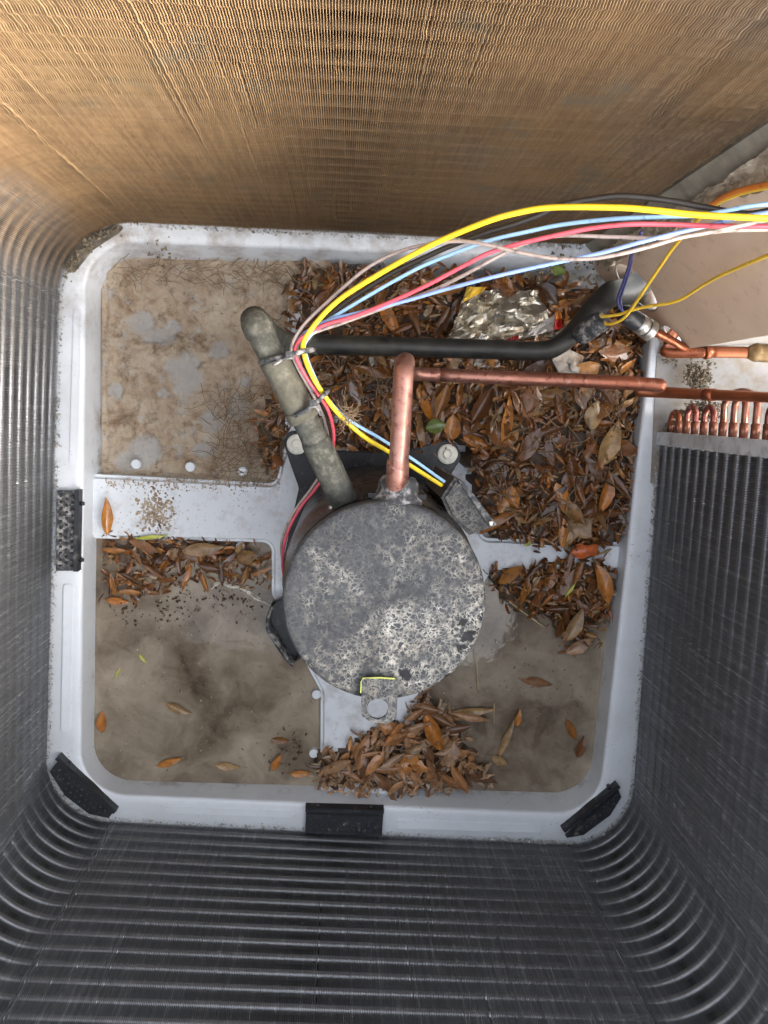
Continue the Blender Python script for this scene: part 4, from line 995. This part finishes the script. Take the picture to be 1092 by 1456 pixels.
# straws, twigs, feather
def strand(name, label, pts, r, mat, cat): return tag(tube(name, px(pts, 6), r, mat, sides=6), label, cat)
strand('straw', 'thin pale grass stalk standing up in the right puddle', [(677, 930, .02), (679, 955, .018), (680, 985, .012)], .0007, 'straw', 'straw')
strand('straw', 'short pale stalk floating in the right puddle above the front heap', [(703, 1000, .011), (702, 1030, .012)], .0006, 'straw', 'straw')
ft = thing('feather', 'bedraggled grey feather lying in the water beside the lid', 'feather', P(745, 868, .014))
keep(tube('quill', px([(716, 848, .016), (738, 866, .018), (776, 893, .012)], 6), [.0007 + .0006 * i / 12 for i in range(13)], 'straw', sides=6), ft)
vs, fs = [], []
qp = px([(716, 848, .0165), (738, 866, .0175), (768, 888, .0125)], 12)
for i, p in enumerate(qp):
    for sgn in (1, -1):
        for q in range(2):
            a = random.uniform(.5, .9) * sgn + math.atan2(qp[-1].y - qp[0].y, qp[-1].x - qp[0].x) + math.pi
            L = random.uniform(.010, .017) * (1 if sgn < 0 else .7) * math.sin(math.pi * (i + 3) / (len(qp) + 5)); b0 = len(vs)
            d = Vector((math.cos(a), math.sin(a), random.uniform(-.2, .1))); n = Vector((-d.y, d.x, 0)) * .0006
            vs += [p - n, p + n, p + d * L]; fs.append((b0, b0 + 1, b0 + 2))
kind(keep(mesh('barbs', vs, fs, 'dust_clump', smooth=False), ft), 'stuff')
# fibres: roots in the silt, nest tuft on the wires
def fibres(name, label, n, spread, z, seed, r=.00033, L=(.015, .04), mat='fibre', cat='fibres', ang=None):
    rs = random.Random(seed); vs, fs = [], []
    for _ in range(n):
        u, v = spread(rs); p = P(u, v, z(u, v)); a = rs.uniform(0, 6.28) if ang is None else ang(rs); l = rs.uniform(*L); pts = []
        for k in range(6):
            pts.append(p.copy()); a += rs.gauss(0, .35); p = p + Vector((math.cos(a), math.sin(a), rs.gauss(0, .12))) * l / 5
        v_, f_ = tube_data(pts, r * rs.uniform(.6, 1.3), 4, False); b0 = len(vs); vs += v_; fs += [tuple(i + b0 for i in f) for f in f_]
    return tag(mesh(name, vs, fs, mat), label, cat, kind='stuff')
fibres('root_fibres', 'fine brown roots matted in the silt beside the fat pipe', 260, lambda r: (r.uniform(300, 420), r.uniform(560, 675)), lambda u, v: .016, 21)
fibres('root_fibres', 'fine dark roots along the back edge of the dried silt', 150, lambda r: (r.uniform(160, 500), 376 + abs(r.gauss(0, 14))), lambda u, v: .016, 22, ang=lambda r: r.gauss(0, .5))
fibres('root_fibres', 'fine brown needles strewn over the leaves left of the copper riser', 150, lambda r: (r.uniform(400, 560), r.uniform(400, 610)), z_ur and (lambda u, v: z_ur(u, v) + .008), 23, .0005)
fibres('nest_tuft', 'frayed straw tuft caught on the wires beside the fat pipe', 46, lambda r: (494 + r.gauss(0, 5), 592 + r.gauss(0, 6)), lambda u, v: .338, 24, .00022, (.006, .016), 'fibre')
# leaf stems scattered over the heap
fibres('leaf_stems', 'thin leaf stalks strewn across the right leaf heap', 70, lambda r: (r.uniform(690, 890), r.uniform(560, 750)), lambda u, v: z_ur(u, v) + .010, 25, .0006)

# foil wrapper
wr = thing('crumpled_wrapper', 'crumpled silver foil snack wrapper lying behind the black pipe', 'wrapper', P(715, 450, .05))
quad = [(632, 492), (664, 412), (764, 414), (792, 478)]
vs, fs = [], []; nu, nv = 26, 20
for j in range(nv + 1):
    for i in range(nu + 1):
        s, t = i / nu, j / nv
        u = (quad[1][0] * (1 - s) + quad[2][0] * s) * t + (quad[0][0] * (1 - s) + quad[3][0] * s) * (1 - t); v = (quad[1][1] * (1 - s) + quad[2][1] * s) * t + (quad[0][1] * (1 - s) + quad[3][1] * s) * (1 - t)
        q = Vector((u * .02, v * .02, 3)); h = .050 + .012 * (noise.voronoi(q * 2.2)[0][0] - .4) + .014 * noise.noise(q * 2.0) + .003 * noise.noise(q * 5) + .012 * math.sin(math.pi * s) * math.sin(math.pi * t)
        u += 7 * noise.noise(q * 3); v += 6 * noise.noise(q * 3 + Vector((5, 5, 5)))
        vs.append(P(u, v, h))
for j in range(nv):
    for i in range(nu): a = j * (nu + 1) + i; fs.append((a, a + 1, a + nu + 2, a + nu + 1))
o = mesh('foil', vs, fs, 'foil', smooth=False); md = o.modifiers.new('thick', 'SOLIDIFY'); md.thickness = .0003; keep(o, wr)
def patch(name, pts, mat, z, n=6):
    vs, fs = [], []
    for j in range(n + 1):
        for i in range(n + 1):
            s, t = i / n, j / n
            u = (pts[0][0] * (1 - s) + pts[1][0] * s) * (1 - t) + (pts[3][0] * (1 - s) + pts[2][0] * s) * t; v = (pts[0][1] * (1 - s) + pts[1][1] * s) * (1 - t) + (pts[3][1] * (1 - s) + pts[2][1] * s) * t
            vs.append(P(u, v, z + .005 * noise.noise(Vector((u * .12, v * .12, 1))) + .003 * math.sin(s * 7)))
    for j in range(n):
        for i in range(n): a = j * (n + 1) + i; fs.append((a, a + 1, a + n + 2, a + n + 1))
    o = mesh(name, vs, fs, mat, smooth=False); md = o.modifiers.new('thick', 'SOLIDIFY'); md.thickness = .0004; return keep(o, wr)
patch('printed_corner', [(658, 430), (684, 416), (692, 408), (664, 408)], 'print_yellow', .068)['label'] = 'yellow printed corner of the wrapper'
patch('printed_flap', [(740, 482), (786, 470), (790, 446), (752, 470)], 'print_grey', .066)['label'] = 'grey printed flap of the wrapper'
patch('printed_edge', [(786, 470), (799, 466), (798, 452), (789, 454)], 'print_red', .068)['label'] = 'red printed edge of the wrapper'
patch('printed_edge', [(788, 455), (798, 453), (797, 440), (789, 444)], 'print_orange', .069)['label'] = 'orange printed edge of the wrapper'
patch('printed_edge', [(716, 486), (738, 482), (736, 476), (722, 482)], 'print_red', .062)['label'] = 'red printed edge low on the wrapper'
def scrap(label, pts, z, mat='paper'):
    cu = sum(p[0] for p in pts) / len(pts); cv = sum(p[1] for p in pts) / len(pts); n = 8; vs, fs = [], []
    ring = fillet([Vector(p) for p in pts], 3, 4); m = len(ring)
    for k in range(n + 1):
        for q in ring:
            t = 1 - k / n; u = cu + (q.x - cu) * t; v = cv + (q.y - cv) * t; e = Vector((u * .09, v * .09, 4))
            u += 5 * noise.noise(e * 1.4); v += 5 * noise.noise(e * 1.4 + Vector((9, 9, 9))); vs.append(P(u, v, z + .006 * noise.noise(e)))
    for k in range(n):
        for i in range(m): fs.append((k * m + i, k * m + (i + 1) % m, (k + 1) * m + (i + 1) % m, (k + 1) * m + i))
    o = mesh('pale_patch', vs, fs, mat); md = o.modifiers.new('thick', 'SOLIDIFY'); md.thickness = .0004; return tag(o, label, 'paper')
scrap('pale torn paper scrap under the bend of the black pipe', [(783, 512), (808, 496), (830, 508), (822, 532), (792, 534)], .048)
scrap('white patch standing in for bare pan between the black pipe and the copper riser', [(524, 508), (552, 504), (560, 520), (545, 534), (526, 528)], .040)  # added sheet standing in for white pan glimpsed among the leaves
scrap('white scrap under the black pipe right of the copper riser', [(650, 506), (700, 506), (712, 520), (660, 522)], .043)
# green plastic tab on the back rim
tag(slab('plastic_tag', [P(784, 376, RZ + .004).xy, P(803, 374, RZ + .004).xy, P(804, 390, RZ + .004).xy, P(788, 392, RZ + .004).xy], RZ + .001, RZ + .004, 'leaf_green', bev=.0006), 'small dull green tag on the back rim below the wires', 'tag')

# dirt clumps near the return bends and on the back rim, and the gritty crust where coil meets pan
def clump(name, label, pts, seed, cat='dirt', smin=.0015, smax=.006, n=160, mat='dust_clump', z=None, sd=6):
    rs = random.Random(seed); vs, fs = [], []
    for _ in range(n):
        u, v, zz = rs.choice(pts); p = P(u + rs.gauss(0, sd), v + rs.gauss(0, sd), zz + abs(rs.gauss(0, .004))); s = rs.uniform(smin, smax); b0 = len(vs)
        dirs = [Vector((1, 0, 0)), Vector((-.5, .87, 0)), Vector((-.5, -.87, 0)), Vector((0, 0, .8)), Vector((0, 0, -.6))]
        Rm = Matrix.Rotation(rs.uniform(0, 6), 3, 'Z') @ Matrix.Rotation(rs.uniform(0, 6), 3, 'X')
        for d in dirs: vs.append(p + Rm @ (d * s * rs.uniform(.5, 1.3)))
        for f in ((0, 1, 3), (1, 2, 3), (2, 0, 3), (1, 0, 4), (2, 1, 4), (0, 2, 4)): fs.append(tuple(i + b0 for i in f))
    return tag(mesh(name, vs, fs, mat, smooth=False), label, cat, kind='stuff')
clump('dirt_clump', 'crumbly brown debris heaped around the first return bends', [(972, 600, .062), (985, 590, .068), (1000, 582, .075), (960, 615, .056), (1012, 588, .08), (990, 545, .07), (1000, 535, .075), (985, 530, .07)], 31, n=1500, smin=.0008, smax=.0032, sd=7)
clump('dirt_clump', 'brown debris crumbs strewn along the back rim', [(790, 378, .055), (815, 382, .055), (850, 384, .055), (760, 388, .05), (235, 370, .05), (220, 350, .055)], 32, n=90, smax=.004, sd=10)
clump('dirt_clump', 'crumbs of dried mud caking the rim corner under the back coil', [(98, 380, .055), (108, 362, .056), (122, 346, .056), (140, 334, .056), (160, 326, .056)], 38, n=170, smin=.0008, smax=.0035, sd=6)
clump('dirt_clump', 'dark crumbs of dirt below the short brown pipe', [(955, 512, .055), (945, 508, .055), (1010, 517, .06), (985, 520, .06)], 33, n=50, smax=.003, sd=5)
rs = random.Random(40); vs, fs = [], []
for _ in range(5200):
    s_ = rs.uniform(0, LEN); x, y, a, c = [float(q) for q in at(s_, rs.gauss(-.001, .0016))]
    heavy = .5 + .5 * noise.noise(Vector((s_ * 9, 0, 0)))
    if rs.random() > heavy: continue
    s = rs.uniform(.0004, .0019) * (.5 + heavy); b0 = len(vs); p = Vector((x, y, RZ + rs.uniform(0, .003)))
    Rm = Matrix.Rotation(rs.uniform(0, 6), 3, 'Z') @ Matrix.Rotation(rs.uniform(0, 6), 3, 'X')
    for d in (Vector((1, 0, 0)), Vector((-.5, .87, 0)), Vector((-.5, -.87, 0)), Vector((0, 0, 1))): vs.append(p + Rm @ (d * s * rs.uniform(.5, 1.3)))
    for f in ((0, 1, 3), (1, 2, 3), (2, 0, 3), (1, 0, 2)): fs.append(tuple(i + b0 for i in f))
tag(mesh('grit_crust', vs, fs, 'flake_pale', smooth=False), 'pale gritty crust lining the foot of the coil all along the rim', 'dirt', kind='stuff')
def scum(label, pts, seed, r=.0022):
    rs = random.Random(seed); vs, fs = [], []
    for k in range(3):
        pp = px([(u + rs.gauss(0, 1.2), v + rs.gauss(0, 1.2), .0092) for u, v in pts], 10); v_, f_ = tube_data(pp, [r * (.25 + abs(noise.noise(p * 140)) * 1.2) * (1 if k == 0 else .5) for p in pp], 6); b0 = len(vs); vs += v_; fs += [tuple(i + b0 for i in f) for f in f_]
    tag(mesh('foam_line', vs, fs, 'foam'), label, 'foam', kind='stuff')
scum('broken white foam line where the left puddle meets the compressor base', [(322, 832), (345, 838), (366, 850), (385, 860), (398, 868)], 50)
scum('thin pale foam along the edge of the raised arm under the left litter', [(300, 836), (312, 828), (330, 834), (345, 836)], 51, .0014)
clump('flotsam', 'dark silt specks drifting in the left puddle', [(u, v, .0078) for u in (180, 240, 300, 360, 420) for v in (900, 950, 1000, 1050)], 39, n=260, smin=.0003, smax=.0014, sd=30, mat='dark_humus')
clump('flotsam', 'dark silt specks drifting in the right puddle', [(u, v, .0078) for u in (690, 740, 790, 820) for v in (930, 980, 1030, 1080)], 41, n=160, smin=.0003, smax=.0014, sd=18, mat='dark_humus')
# foam and flotsam on the puddles
clump('flotsam', 'pale crumbs floating on the left puddle', [(302, 1068, .009), (200, 990, .009), (160, 920, .009), (290, 995, .009), (230, 900, .009), (350, 930, .009), (380, 1010, .009), (190, 1050, .009)], 34, n=110, smin=.0004, smax=.0017, sd=34, mat='flake_pale')
clump('flotsam', 'dark crumbs sunk under the left litter strip', [(180, 868, .008), (230, 858, .008), (270, 850, .009), (310, 850, .009), (350, 860, .008), (250, 870, .008), (400, 1080, .009), (420, 1070, .009)], 35, n=240, smin=.0008, smax=.003, sd=12, mat='dark_humus')
clump('flotsam', 'pale bubbles and crumbs on the right puddle', [(740, 940, .009), (735, 955, .009), (640, 1060, .009), (640, 1000, .009), (760, 900, .009), (700, 960, .009)], 36, n=60, smin=.0006, smax=.0022, sd=16, mat='flake_pale')
clump('mud_lump', 'black speck of dirt stuck on the tan panel', [(977, 432, .09)], 37, n=10, smin=.002, smax=.004, sd=1.5, mat='black_plastic')
